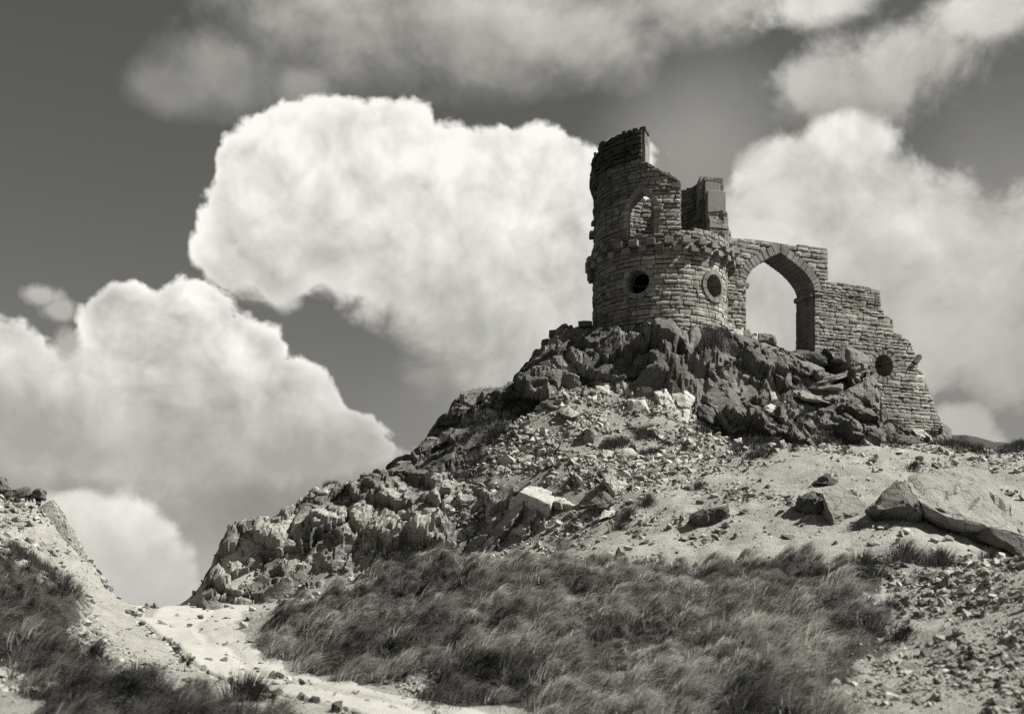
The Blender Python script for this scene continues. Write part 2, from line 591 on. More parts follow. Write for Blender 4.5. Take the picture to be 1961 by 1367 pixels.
# ------------------------------------------------------------------ the hill: control points (photo x, photo y, distance) -> one height sheet
CTRL = [
    # near foreground
    (0, 1520, 9), (500, 1560, 9), (1000, 1560, 9), (1500, 1545, 9), (1961, 1500, 9),
    # left bank
    (0, 1367, 12.0), (0, 1250, 15), (0, 1150, 18.5), (0, 1062, 23), (100, 1105, 22), (160, 1155, 22), (150, 1250, 18), (300, 1345, 15),
    (430, 1345, 15.0), (-300, 1250, 14), (-300, 1000, 23),
    # track and crest
    (230, 1167, 31), (380, 1165, 32), (530, 1167, 31), (350, 1230, 24), (400, 1290, 18.5), (560, 1272, 20), (700, 1330, 16), (850, 1350, 15.2), (1000, 1372, 14.6),
    (250, 1230, 23.5), (480, 1230, 23.5), (620, 1367, 14.4),
    # grass mound
    (505, 1215, 23), (560, 1160, 24.5), (700, 1115, 25), (850, 1090, 25.3), (1000, 1075, 25.2), (1150, 1070, 24.8), (1300, 1085, 23.8), (1450, 1085, 23), (1600, 1080, 22.5),
    (600, 1250, 20.3), (800, 1290, 17.5), (700, 1200, 21), (900, 1180, 20.5), (1100, 1150, 20.5), (1200, 1205, 18), (1300, 1145, 20), (1500, 1155, 19), (1100, 1290, 16),
    (1300, 1300, 15), (1500, 1300, 14.5), (1250, 1367, 13.5), (1550, 1367, 13),
    # right rubble slope
    (1700, 1367, 12.5), (1961, 1367, 12), (1961, 1250, 14), (1800, 1250, 15), (1650, 1230, 16.5), (1750, 1150, 18), (1961, 1130, 16.5), (1961, 1072, 19),
    (1800, 1095, 21), (1700, 1075, 22.5), (2200, 1060, 17),
    # quarry floor and face
    (600, 1164, 28), (560, 1166, 29), (700, 1125, 29.5), (850, 1078, 31), (950, 1060, 31), (1050, 1048, 30),
    (390, 1164, 33), (450, 1132, 33.2), (560, 1112, 33.2), (700, 1085, 33.2), (800, 1065, 33), (900, 1054, 32.4), (965, 1052, 31.5),
    (400, 1090, 34.5), (440, 1012, 34.8), (520, 985, 35.2), (620, 930, 35.7), (745, 935, 35.4), (850, 920, 35.2), (950, 915, 34.3), (1050, 905, 33.5),
    # crag, left skyline up to the tower
    (800, 890, 37.5), (750, 900, 38), (812, 848, 38.6), (885, 760, 39.5), (1000, 735, 40.5), (1045, 665, 41.3), (1080, 632, 41.8), (1137, 622, 41.5),
    # scree
    (900, 850, 37), (1000, 850, 36), (1000, 780, 37.8), (1100, 850, 35.5), (1100, 765, 37.5), (1250, 860, 35), (1250, 800, 36.5), (1330, 840, 36), (1400, 872, 35),
    (900, 905, 35.8), (1000, 893, 34.8), (1250, 890, 33.5), (1150, 940, 31.5), (1250, 960, 30), (1040, 1010, 31.2),
    # crag front
    (1100, 728, 38.7), (1200, 728, 38.6), (1330, 745, 38.4), (1050, 705, 39.3), (1150, 665, 39.7), (1250, 655, 39.0), (1250, 628, 39.2), (1340, 625, 39.6),
    (1400, 645, 40.4), (1500, 690, 41), (1400, 740, 39), (1450, 800, 38), (1420, 842, 37), (1560, 690, 42.9), (1428, 640, 41.8), (1480, 672, 42.6), (1530, 690, 43.2), (1500, 720, 45), (1650, 770, 42.2), (1700, 805, 43), (1800, 815, 45.5),
    (1830, 856, 44.5), (1550, 845, 38.5), (1650, 855, 38.5), (1750, 856, 40.5), (1600, 720, 42),
    # pale mound
    (1400, 872, 34.5), (1500, 860, 33.5), (1600, 856, 33.5), (1700, 857, 34), (1830, 855, 36), (1900, 872, 38), (1961, 873, 38),
    (1400, 930, 30.5), (1300, 1000, 27.5), (1180, 1040, 27), (1500, 960, 28), (1600, 1000, 26), (1400, 1030, 26), (1750, 1000, 25.5), (1550, 1060, 23.6),
    (1800, 950, 27.5), (1900, 920, 30), (1961, 900, 31), (1961, 1062, 25.2), (1880, 1050, 25.2), (1860, 1085, 22.0),
    # far right
    (2100, 865, 40), (1961, 852, 56), (2100, 800, 58), (1905, 872, 50), (1870, 864, 44),
    # left hill
    (0, 1040, 25), (60, 1080, 25), (140, 1130, 25.5), (200, 1163, 28), (222, 1160, 30.5), (255, 1166, 30.2), (300, 1167, 31), (200, 1120, 30.4), (168, 1078, 30.5), (130, 1005, 30.5), (90, 968, 30.5),
    (0, 990, 29), (0, 962, 31), (-200, 925, 30), (-200, 1000, 25),
]
WPTS = [(-6, 2, -1.7), (0, 2, -1.72), (6, 2, -1.65), (0, 6, -1.7), (-8, 6, -1.5), (8, 6, -1.5), (12, 8, -0.9), (-12, 8, -1.2), (16, 14, 1.0), (-16, 14, -0.4),
        (-10.5, 36, -0.7), (-13, 45, -3.5), (-20, 60, -9), (-12, 38, -0.8),
        (-9, 38.5, 0.2), (-7, 41, 1.2), (-8.5, 45, -2), (-4, 44, 3.0), (-6, 55, -5), (0.5, 47, 5.5), (3, 48, 7.5),
        (5.73, 42, 10.75), (5.73, 44, 10.8), (4.2, 42, 10.75), (7.3, 42, 10.75), (6, 48, 9.6), (9, 48, 9.6), (6, 55, 4), (14, 52, 8.5), (18, 54, 7.0), (10, 62, -2), (20, 66, 4), (0, 66, -8),
        (24, 40, 6.4), (24, 30, 4.2), (22, 20, 2.0), (30, 60, 10.5), (34, 45, 8), (-14, 35, 0.9), (-12.5, 33.5, 0.2), (-11.6, 32.5, 0.0), (-20, 36, 2.4), (-22, 26, 3.2), (-20, 46, -2), (-11.3, 34.5, -0.2),
        (26, 70, 8.0), (34, 72, 9.5), (-24, 66, -12)]
cp = np.array([tuple(P(*c)) for c in CTRL] + WPTS)


def rbf_fit(pts, c=0.55, lam=2e-3):
    xy, z = pts[:, :2], pts[:, 2]
    d = np.sqrt(((xy[:, None] - xy[None]) ** 2).sum(-1) + c * c)
    n = len(z)
    A = np.zeros((n + 3, n + 3))
    A[:n, :n] = -d + np.eye(n) * (-lam)
    A[:n, n] = 1; A[:n, n + 1:] = xy; A[n, :n] = 1; A[n + 1:, :n] = xy.T
    w = np.linalg.solve(A, np.concatenate([z, np.zeros(3)]))
    return xy, w, c


_xy, _w, _c = rbf_fit(cp)


def rbf_eval(x, y):
    out = np.empty(len(x))
    n = len(_xy)
    for s in range(0, len(x), 20000):
        xs, ys = x[s:s + 20000], y[s:s + 20000]
        d = np.sqrt((xs[:, None] - _xy[None, :, 0]) ** 2 + (ys[:, None] - _xy[None, :, 1]) ** 2 + _c * _c)
        out[s:s + 20000] = -d @ _w[:n] + _w[n] + xs * _w[n + 1] + ys * _w[n + 2]
    return out


GX0, GX1, GY0, GY1, GS = -18.0, 26.0, 6.0, 62.0, 0.125
gx = np.arange(GX0, GX1 + 1e-6, GS)
gy = np.arange(GY0, GY1 + 1e-6, GS)
NX, NY = len(gx), len(gy)
GXX, GYY = np.meshgrid(gx, gy)                 # rows: y
gz = rbf_eval(GXX.ravel(), GYY.ravel())
xyz = np.stack([GXX.ravel(), GYY.ravel(), gz], 1)


def to_px(v):
    return CXP + v[:, 0] / v[:, 1] * FPX, HZN - v[:, 2] / v[:, 1] * FPX


def in_poly(px, py, poly):
    c = np.zeros(len(px), bool)
    n = len(poly)
    for i in range(n):
        x0, y0 = poly[i]
        x1, y1 = poly[(i + 1) % n]
        m = ((y0 > py) != (y1 > py))
        c ^= m & (px < (x1 - x0) * (py - y0) / ((y1 - y0) if y1 != y0 else 1e-9) + x0)
    return c


POLY_MOUND = [(488, 1240), (510, 1205), (550, 1165), (700, 1122), (850, 1098), (960, 1088), (1040, 1070), (1110, 1072), (1200, 1100), (1330, 1092), (1420, 1080), (1640, 1095), (1690, 1115), (1640, 1160),
              (1690, 1215), (1670, 1270), (1620, 1310), (1590, 1420), (1150, 1420), (1000, 1362), (850, 1338), (680, 1308), (560, 1270)]
POLY_BANK = [(-500, 1010), (-60, 1045), (0, 1078), (90, 1122), (145, 1170), (110, 1250), (200, 1325), (300, 1345), (330, 1330), (385, 1345), (400, 1385), (470, 1350), (560, 1400), (300, 1500),
             (90, 1500), (70, 1380), (40, 1330), (0, 1290), (-60, 1270), (-500, 1500)]
POLY_CRAG = [(1000, 740), (1005, 715), (1035, 640), (1070, 600), (1137, 560), (1390, 560), (1560, 640), (1690, 660), (1840, 780), (1840, 862), (1700, 860), (1430, 856), (1330, 825),
             (1320, 748), (1200, 742), (1100, 738)]
POLY_HEATH = [(742, 940), (735, 880), (800, 870), (880, 735), (1005, 705), (1090, 735), (1010, 790), (930, 850), (860, 900)]
POLY_HOLLOW = [(1440, 795), (1600, 795), (1710, 862), (1480, 872), (1330, 884), (1400, 845)]
POLY_QUARRY = [(375, 1170), (430, 1000), (520, 960), (620, 905), (760, 920), (860, 905), (965, 930), (1040, 960), (1060, 1050), (965, 1062), (800, 1075), (560, 1130)]
POLY_PALEMOUND = [(1100, 1060), (1180, 1000), (1330, 900), (1400, 865), (1600, 845), (1840, 840), (2100, 860), (2100, 1050), (1880, 1085), (1640, 1070), (1420, 1062), (1180, 1062)]
POLY_RUBBLE = [(1600, 1400), (1630, 1310), (1690, 1265), (1690, 1215), (1650, 1160), (1700, 1100), (1880, 1075), (2300, 1000), (2300, 1400)]
POLY_SCREE = [(860, 905), (960, 800), (1080, 740), (1320, 745), (1330, 820), (1450, 870), (1330, 890), (1180, 950), (1000, 915)]


def facets(p, seed, tilt=1.0):
    """piecewise-planar relief: every cell of broken rock gets its own level and its own slope; returns (value, distance to the joint)"""
    p = np.asarray(p, float)
    i = np.floor(p)
    best = np.full(len(p), 9.0); sec = np.full(len(p), 9.0); val = np.zeros(len(p))
    for a in (-1, 0, 1):
        for b in (-1, 0, 1):
            for c in (-1, 0, 1):
                j = (i[:, 0] + a, i[:, 1] + b, i[:, 2] + c)
                q = [j[k] + _hash(*j, seed + 5 * k) for k in range(3)]
                r = [p[:, k] - q[k] for k in range(3)]
                d = np.sqrt(r[0] ** 2 + r[1] ** 2 + r[2] ** 2)
                v = (_hash(*j, seed + 31) - 0.5) + tilt * sum(r[k] * (_hash(*j, seed + 41 + k) - 0.5) * 2 for k in range(3))
                m = d < best
                sec = np.where(m, best, np.minimum(sec, d))
                val = np.where(m, v, val)
                best = np.where(m, d, best)
    return val, sec - best


def zone(px, py, Y, poly, y0, y1):
    return in_poly(px, py, poly) & (Y > y0) & (Y < y1)


px_, py_ = to_px(xyz)
jit = fbm(xyz * [1.1, 1.1, 1.1], 3, 3)
jit2 = fbm(xyz * [1.1, 1.1, 1.1] + 31.0, 3, 8)
scale_px = FPX / np.maximum(xyz[:, 1], 6)
jx, jy = px_ + jit * scale_px * 0.28, py_ + jit2 * scale_px * 0.18
YY = xyz[:, 1]
z_mound = zone(jx, jy, YY, POLY_MOUND, 8, 27.5)
z_bank = zone(jx, jy, YY, POLY_BANK, 8, 24.8)
z_near = YY < 10.5
z_crag = zone(jx, jy, YY, POLY_CRAG, 36.8, 52)
z_heath = zone(jx, jy, YY, POLY_HEATH, 34.5, 46)
z_hollow = zone(jx, jy, YY, POLY_HOLLOW, 36.5, 42)
z_quarry = zone(jx, jy, YY, POLY_QUARRY, 31.2, 37)
z_pale = zone(jx, jy, YY, POLY_PALEMOUND, 21, 38)
z_rub = zone(jx, jy, YY, POLY_RUBBLE, 8, 23)
POLY_LEFT = [(-200, 900), (100, 930), (240, 1140), (600, 1140), (600, 1290), (1100, 1367), (1100, 1420), (380, 1420), (270, 1330), (140, 1245), (160, 1140), (90, 1095), (-200, 1040)]
z_left = zone(jx, jy, YY, POLY_LEFT, 12, 33)
z_back = (YY > 45) | ((YY > 38.5) & (xyz[:, 0] < 4))
z_skyr = (YY > 39) & (xyz[:, 0] > 17.3)


def blur(a, n=2):
    a = a.astype(float).reshape(NY, NX)
    for _ in range(n):
        b = np.pad(a, 1, mode='edge')
        a = (b[:-2, 1:-1] + b[2:, 1:-1] + b[1:-1, :-2] + b[1:-1, 2:] + 2 * b[1:-1, 1:-1]) / 6
    return a.ravel()


POLY_TRK = [(150, 1150), (600, 1150), (560, 1262), (680, 1300), (850, 1332), (1080, 1362), (1200, 1430), (600, 1430), (380, 1350), (230, 1262)]
w_trk = blur(zone(px_, py_, YY, POLY_TRK, 12, 36), 5)
turf_w = blur(z_mound | z_bank | z_near | z_hollow | z_back | z_skyr | (z_heath & (jit > -0.25)), 2)
crag_w = blur(z_crag | z_heath, 2)
quarry_w = blur(z_quarry, 3)
pale_w = blur(z_pale | z_rub | z_left, 4)

# relief: bumps everywhere, tussocky lumps under grass, broken blocks on the rock faces
p3 = xyz.copy()
smallb = fbm(p3 * 2.6, 4, 21, 0.62) * 0.055
midb = fbm(p3 * 0.7, 3, 23) * 0.10
lump = np.abs(fbm(p3 * 1.25, 3, 27)) * 0.34 + np.abs(fbm(p3 * 0.6, 2, 29)) * 0.2 - 0.08
gz2 = gz + (smallb + midb * (1 - 0.6 * pale_w)) * (1 - 0.85 * w_trk) + lump * turf_w * (YY < 30) * (1 - 0.7 * w_trk)
gz2 += pale_w * (1 - w_trk) * (fbm(p3 * [0.9, 2.2, 2.0], 3, 63) * 0.05 + np.abs(fbm(p3 * [0.75, 0.28, 0.3], 3, 67)) * -0.10 + 0.03)
disp = np.zeros((len(xyz), 3))
rk = np.maximum(crag_w, quarry_w)
sel = rk > 0.01
if sel.any():
    q3 = p3[sel] + 0.35 * np.stack([fbm(p3[sel] * 1.3, 3, 41), fbm(p3[sel] * 1.3, 3, 43), fbm(p3[sel] * 1.3, 3, 47)], 1)
    n = np.array([0.12, -0.85, 0.5])
    amt = fbm(q3 * 0.8, 3, 51) * 0.25 - 0.28      # the living rock is laid over this, see bedrock()
    disp[sel] += (amt * rk[sel])[:, None] * n[None]
gverts = np.stack([xyz[:, 0], xyz[:, 1], gz2], 1) + disp
_gp, _gq = to_px(gverts)
_ia = (_gp > 1405) & (_gp < 1580) & (gverts[:, 1] > 40.2) & (gverts[:, 1] < 56)
gverts[:, 2] = np.where(_ia, np.minimum(gverts[:, 2], (HZN - np.interp(_gp, [1400, 1430, 1490, 1530, 1580], [640, 648, 672, 682, 690])) / FPX * gverts[:, 1]), gverts[:, 2])
TX0 = float(P(1263, 600, 42).x)
HG = gverts[:, 2].reshape(NY, NX)              # heights used for standing things on the hill


def height(x, y):
    x = np.asarray(x, float); y = np.asarray(y, float)
    u = np.clip((x - GX0) / GS, 0, NX - 1.001)
    v = np.clip((y - GY0) / GS, 0, NY - 1.001)
    i, j = u.astype(int), v.astype(int)
    fu, fv = u - i, v - j
    return ((HG[j, i] * (1 - fu) + HG[j, i + 1] * fu) * (1 - fv) + (HG[j + 1, i] * (1 - fu) + HG[j + 1, i + 1] * fu) * fv)


def gridval(a, x, y):
    i = np.clip(((np.asarray(x) - GX0) / GS + 0.5).astype(int), 0, NX - 1)
    j = np.clip(((np.asarray(y) - GY0) / GS + 0.5).astype(int), 0, NY - 1)
    return a.reshape(NY, NX)[j, i]


def hit(px, py, d0=9.0, d1=60.0):
    """where the line of sight through a photo point meets the hill"""
    d = np.arange(d0, d1, 0.05)
    x = (px - CXP) / FPX * d
    z = (HZN - py) / FPX * d
    h = height(x, d)
    w = np.where(h > z)[0]
    if len(w):
        k = w[0]
        return Vector((x[k], d[k], z[k]))
    near = np.where((d > 18) & (d < 47))[0]      # a point just over the skyline: stand it where the hill comes nearest to the sight line
    k = near[np.argmin(((z - h) / d)[near])]
    return Vector((x[k], d[k], h[k]))


ii = np.arange(NY * NX).reshape(NY, NX)
gf = np.stack([ii[:-1, :-1].ravel(), ii[:-1, 1:].ravel(), ii[1:, 1:].ravel(), ii[1:, :-1].ravel()], 1)
ground_me = mesh_np('ground', gverts, gf, True, {'pale': pale_w, 'turf': turf_w, 'rock': np.clip(crag_w * 1.0 + quarry_w * 0.12, 0, 1)})
ground = link('ground', ground_me, M_GROUND)
tag(ground, 'stony hillside of pale rubble and turf rising to the castle crag', 'hillside', kind='structure')


def bedrock(name, x0, x1, y0, y1, w, step, tone_fn, amp, seed, bed=(1.0, 1.0, 1.5), fine=0.8):
    """living rock: a fine sheet over the hill broken into tilted angular faces with open joints"""
    xs, ys = np.arange(x0, x1, step), np.arange(y0, y1, step)
    X, Y = np.meshgrid(xs, ys)
    X, Y = X.ravel(), Y.ravel()

    def samp(a):
        u = np.clip((X - GX0) / GS, 0, NX - 1.001); v = np.clip((Y - GY0) / GS, 0, NY - 1.001)
        i, j = u.astype(int), v.astype(int)
        fu, fv = u - i, v - j
        A = a.reshape(NY, NX)
        return (A[j, i] * (1 - fu) + A[j, i + 1] * fu) * (1 - fv) + (A[j + 1, i] * (1 - fu) + A[j + 1, i + 1] * fu) * fv
    W = samp(w)
    Z = samp(gz)
    p = np.stack([X, Y, Z], 1)
    pw = p + 0.22 * np.stack([fbm(p * 1.1, 2, seed + 1), fbm(p * 1.1, 2, seed + 2), fbm(p * 1.1, 2, seed + 3)], 1)
    ca, sa = math.cos(0.3), math.sin(0.3)
    pr = np.stack([pw[:, 0] * ca - pw[:, 2] * sa, pw[:, 1], pw[:, 0] * sa + pw[:, 2] * ca], 1)
    b = np.array(bed)
    v0, e0 = facets(pr * 0.42 * b, seed, 0.95)
    v1, e1 = facets(pr * 0.95 * b, seed + 100, 0.9)
    v2, e2 = facets(pr * 2.5 * b, seed + 200, 0.9)
    v3, e3 = facets(pr * 7.0 * b, seed + 300, 0.8)
    amt = v0 * 1.0 + v1 * 0.5 + v2 * 0.16 * fine + v3 * 0.045 * fine + fbm(p * 6.0, 3, seed + 9) * 0.025
    amt -= 0.15 * np.exp(-(e0 / 0.05) ** 2) + 0.08 * np.exp(-(e1 / 0.06) ** 2) + 0.05 * np.exp(-(e2 / 0.08) ** 2)
    n = np.array([0.10, -0.88, 0.46])
    V = p + (amt * amp * np.clip(W * 1.5, 0, 1))[:, None] * n[None]
    # it stays below the footings of the tower and the wall
    dt = np.hypot(V[:, 0] - TX0, V[:, 1] - 42.0)
    foot = np.clip((5.2 - dt) / 1.6, 0, 1)
    lim = np.where(V[:, 1] < 41.0, 10.42, 10.75) + 0.10 * fbm(p * 1.7, 2, 77)
    V[:, 2] = np.where(foot > 0, np.minimum(V[:, 2], lim + (1 - foot) * 1.5), V[:, 2])
    pxv, pyv = to_px(V)
    inarch = (pxv > 1405) & (pxv < 1575) & (V[:, 1] > 40.2)
    top = (HZN - np.interp(pxv, [1400, 1430, 1490, 1530, 1580], [632, 640, 662, 672, 676])) / FPX * V[:, 1] + 0.06 * fbm(p * 2.0, 2, 78)
    V[:, 2] = np.where(inarch, np.minimum(V[:, 2], top), V[:, 2])
    V[:, 2] -= 0.6 * np.clip(0.45 - W, 0, 0.45) / 0.45
    k = np.arange(len(xs) * len(ys)).reshape(len(ys), len(xs))
    f = np.stack([k[:-1, :-1].ravel(), k[:-1, 1:].ravel(), k[1:, 1:].ravel(), k[1:, :-1].ravel()], 1)
    keep = (W[f] > 0.04).all(1)
    f = f[keep]
    used = np.unique(f)
    remap = np.zeros(len(V), int); remap[used] = np.arange(len(used))
    tone = tone_fn(p, W) * (0.8 + 0.5 * _hash(np.floor(pr[:, 0] * 1.2), np.floor(pr[:, 1] * 1.2), np.floor(pr[:, 2] * 1.6), seed)) 
    me = mesh_np(name, V[used], remap[f], True, {'tone': tone[used]})
    me.set_sharp_from_angle(angle=R(24))
    return me


# skirt of the hill, falling to the plain that reaches the horizon
def outskirts():
    ring = []
    nseg = 160
    per = []
    for i in range(40): per.append((GX0 + (GX1 - GX0) * i / 40, GY0))
    for i in range(40): per.append((GX1, GY0 + (GY1 - GY0) * i / 40))
    for i in range(40): per.append((GX1 - (GX1 - GX0) * i / 40, GY1))
    for i in range(40): per.append((GX0, GY1 - (GY1 - GY0) * i / 40))
    per = np.array(per)
    z0 = height(per[:, 0], per[:, 1]) - 0.02
    cx, cy = 4, 34
    verts, faces = [], []
    radii = [1.0, 1.15, 1.5, 2.2, 4, 9, 30, 160, 300]
    for k, r in enumerate(radii):
        for (x, y), z in zip(per, z0):
            xx, yy = cx + (x - cx) * r, cy + (y - cy) * r
            if y <= GY0 + 0.01 or x <= GX0 + 1 or True:
                t = min(1.0, (r - 1.0) / 8.0)
                front = 1.0 if yy < 8 else 0.0
                drop = -95 * t ** 0.8
                if yy < 10:
                    drop = -14 * t ** 1.2 if r < 9 else -95
                zz = z * (1 - t) + drop if r > 1 else z
            verts.append((xx, yy, zz))
    n = len(per)
    for k in range(len(radii) - 1):
        for i in range(n):
            j = (i + 1) % n
            faces.append((k * n + i, k * n + j, (k + 1) * n + j, (k + 1) * n + i))
    me = mesh_py('plain', verts, faces, True)
    o = link('plain', me, M_PLAIN)
    tag(o, 'low farmland falling away around the hill', 'plain', kind='structure')


outskirts()


# ------------------------------------------------------------------ the worn track
TRACK = {}


def build_track():
    L = [(215, 1167), (262, 1200), (310, 1240), (345, 1275), (420, 1318), (520, 1345), (640, 1372), (760, 1420)]
    Rr = [(500, 1167), (470, 1188), (478, 1212), (520, 1245), (640, 1297), (800, 1335), (1000, 1366), (1180, 1410)]
    l3 = [hit(*a) for a in L]
    r3 = [hit(*a) for a in Rr]
    l3.insert(0, Vector((l3[0].x * 1.25, 36.0, 0)))
    r3.insert(0, Vector((r3[0].x * 1.2, 36.5, 0)))

    def dens(pts, n):
        pts = np.array([(p.x, p.y) for p in pts])
        t = np.concatenate([[0], np.cumsum(np.linalg.norm(np.diff(pts, axis=0), axis=1))])
        u = np.linspace(0, t[-1], n)
        out = np.stack([np.interp(u, t, pts[:, 0]), np.interp(u, t, pts[:, 1])], 1)
        for _ in range(30):
            out[1:-1] = (out[:-2] + out[1:-1] * 2 + out[2:]) / 4
        return out
    n, mcols = 190, 40
    a, b = dens(l3, n), dens(r3, n)
    s = np.linspace(0, 1, mcols)
    g = a[:, None] * (1 - s[None, :, None]) + b[:, None] * s[None, :, None]
    x, y = g[..., 0].ravel(), g[..., 1].ravel()
    # ragged edges
    pn = np.stack([x * 1.3, y * 1.3, np.zeros_like(x)], 1)
    S2 = np.tile(s, n)
    x = x + fbm(pn, 3, 71) * 0.25 * (np.abs(S2 - 0.5) * 2) ** 3
    h = height(x, y)
    edge = np.clip(np.minimum(S2, 1 - S2) / 0.2, 0, 1)
    rut = -0.13 * np.exp(-((S2 - 0.16 - 0.02 * np.sin(y * 0.9)) / 0.03) ** 2) + 0.06 * np.exp(-((S2 - 0.10 - 0.02 * np.sin(y * 0.9)) / 0.03) ** 2) - 0.05 * np.exp(-((S2 - 0.62 - 0.02 * np.sin(y * 0.7)) / 0.05) ** 2)
    z = h + (-0.04 + 0.085 * edge) + rut * 0.7 + fbm(np.stack([x * 3, y * 3, 0 * x], 1), 3, 77) * 0.012
    k = np.arange(n * mcols).reshape(n, mcols)
    f = np.stack([k[:-1, :-1].ravel(), k[:-1, 1:].ravel(), k[1:, 1:].ravel(), k[1:, :-1].ravel()], 1)
    TRACK['a'], TRACK['b'] = a, b
    me = mesh_np('track', np.stack([x, y, z], 1), f, True, {'edge': edge})
    o = link('track', me, M_TRACK)
    tag(o, 'pale worn cart track with ruts climbing over the crest', 'track', kind='structure')


build_track()


# ------------------------------------------------------------------ masonry kit
def stone_template(seed):
    """a rough-hewn block, unit size: x -.5..5 (width), z -.5..5 (height), y = depth (0 at the bed, front at about -1); about 40 triangles"""
    rg = random.Random(seed)
    xs, zs = [-0.5, -0.17, 0.17, 0.5], [-0.5, 0.0, 0.5]
    v, f = [], []
    for iz, z in enumerate(zs):
        for ix, x in enumerate(xs):
            ex, ez = abs(x) > 0.49, abs(z) > 0.49
            y = -0.62 - rg.uniform(0.05, 0.38)
            if ex or ez:
                y = -0.52 - rg.uniform(0, 0.25)
            if ex and ez:
                y = -0.45 - rg.uniform(0, 0.22)
            v.append((x * (1 - 0.03 * rg.random()) + rg.uniform(-0.02, 0.02), y, z * (1 - 0.05 * rg.random()) + rg.uniform(-0.03, 0.03)))
    for iz in range(2):
        for ix in range(3):
            a = iz * 4 + ix
            f.append((a, a + 1, a + 5, a + 4))
    ring = [0, 1, 2, 3, 7, 11, 10, 9, 8, 4]
    base = len(v)
    for k in ring:
        v.append((v[k][0] * 1.0, 0.35, v[k][2] * 1.0))
    m = len(ring)
    for i in range(m):
        j = (i + 1) % m
        f.append((ring[j], ring[i], base + i, base + j))
    return v, f


STONE_T = [stone_template(100 + i) for i in range(14)]
STONE_ME = []
for v, f in STONE_T:
    me = mesh_py('stone', v, f)
    me.materials.append(M_STONE)
    STONE_ME.append(me)


class Masonry:
    """collects block placements for one thing; the largest in view become single stones, the rest one joined part"""
    def __init__(self, thing):
        self.thing, self.items = thing, []

    def add(self, mat, tone, score):
        self.items.append((score, len(self.items), mat, tone, random.randrange(len(STONE_T))))

    def build(self, limit=300):
        self.items.sort(reverse=True)
        for sc, _, mat, tone, k in self.items[:limit]:
            o = link('stone', STONE_ME[k], None, self.thing, tone)
            o.matrix_local = mat
        rest = self.items[limit:]
        if not rest:
            return
        vs, fs, ts, n = [], [], [], 0
        for sc, _, mat, tone, k in rest:
            A = np.array(mat)
            v = np.array(STONE_T[k][0])
            vs.append(v @ A[:3, :3].T + A[:3, 3])
            for q in STONE_T[k][1]:
                fs.append([i + n for i in q])
            ts.append(np.full(len(v), tone))
            n += len(v)
        me = mesh_np('stonework', np.concatenate(vs), np.array(fs), False, {'tone': np.concatenate(ts)})
        o = link('stonework', me, M_STONE_A, self.thing)
        o['kind'] = 'stuff'


def runs(mask, u0, u1, z, step=0.03):
    us = np.arange(u0, u1, step)
    ok = mask(us, np.full(len(us), z))
    out, st = [], None
    for i, k in enumerate(ok):
        if k and st is None: st = us[i]
        if (not k or i == len(ok) - 1) and st is not None:
            out.append((st, us[i])); st = None
    return out


def lay(ms, frame, mask, u0, u1, z0, z1, hr, wr, tonef, scoref, depth=0.075, seed=1, wander=0.0):
    """courses of blocks over (u, z) where mask says so; frame(u, z) -> Matrix with x along the course, -y outwards"""
    rg = random.Random(seed)
    z = z0
    while z < z1:
        h = rg.uniform(*hr)
        zc = z + h / 2
        for a, b in runs(mask, u0, u1, zc):
            L = b - a
            if L < 0.07:
                continue
            u = a
            while u < b - 0.03:
                w = rg.uniform(*wr) * (0.8 + 0.5 * (h - hr[0]) / (hr[1] - hr[0] + 1e-6))
                if b - (u + w) < wr[0] * 0.6:
                    w = b - u
                    if w > wr[1] * 1.4:
                        w = w / 2
                uc = u + w / 2
                M = frame(uc, zc + rg.uniform(-0.012, 0.012) + wander * math.sin(uc * 1.3 + z * 2))
                hh = h * rg.uniform(0.88, 1.0)
                if rg.random() < 0.07:
                    hh *= 0.75
                sc = Matrix.Diagonal((w - 0.016, depth * rg.uniform(0.6, 1.4), hh - 0.014, 1))
                rot = Matrix.Rotation(rg.uniform(-0.025, 0.025), 4, 'Y')
                ms.add(M @ rot @ sc, tonef(uc, zc) * rg.uniform(0.66, 1.30) * (1.35 if rg.random() < 0.04 else 1.0), scoref(uc, zc) * w * h)
                u += w
        z += h


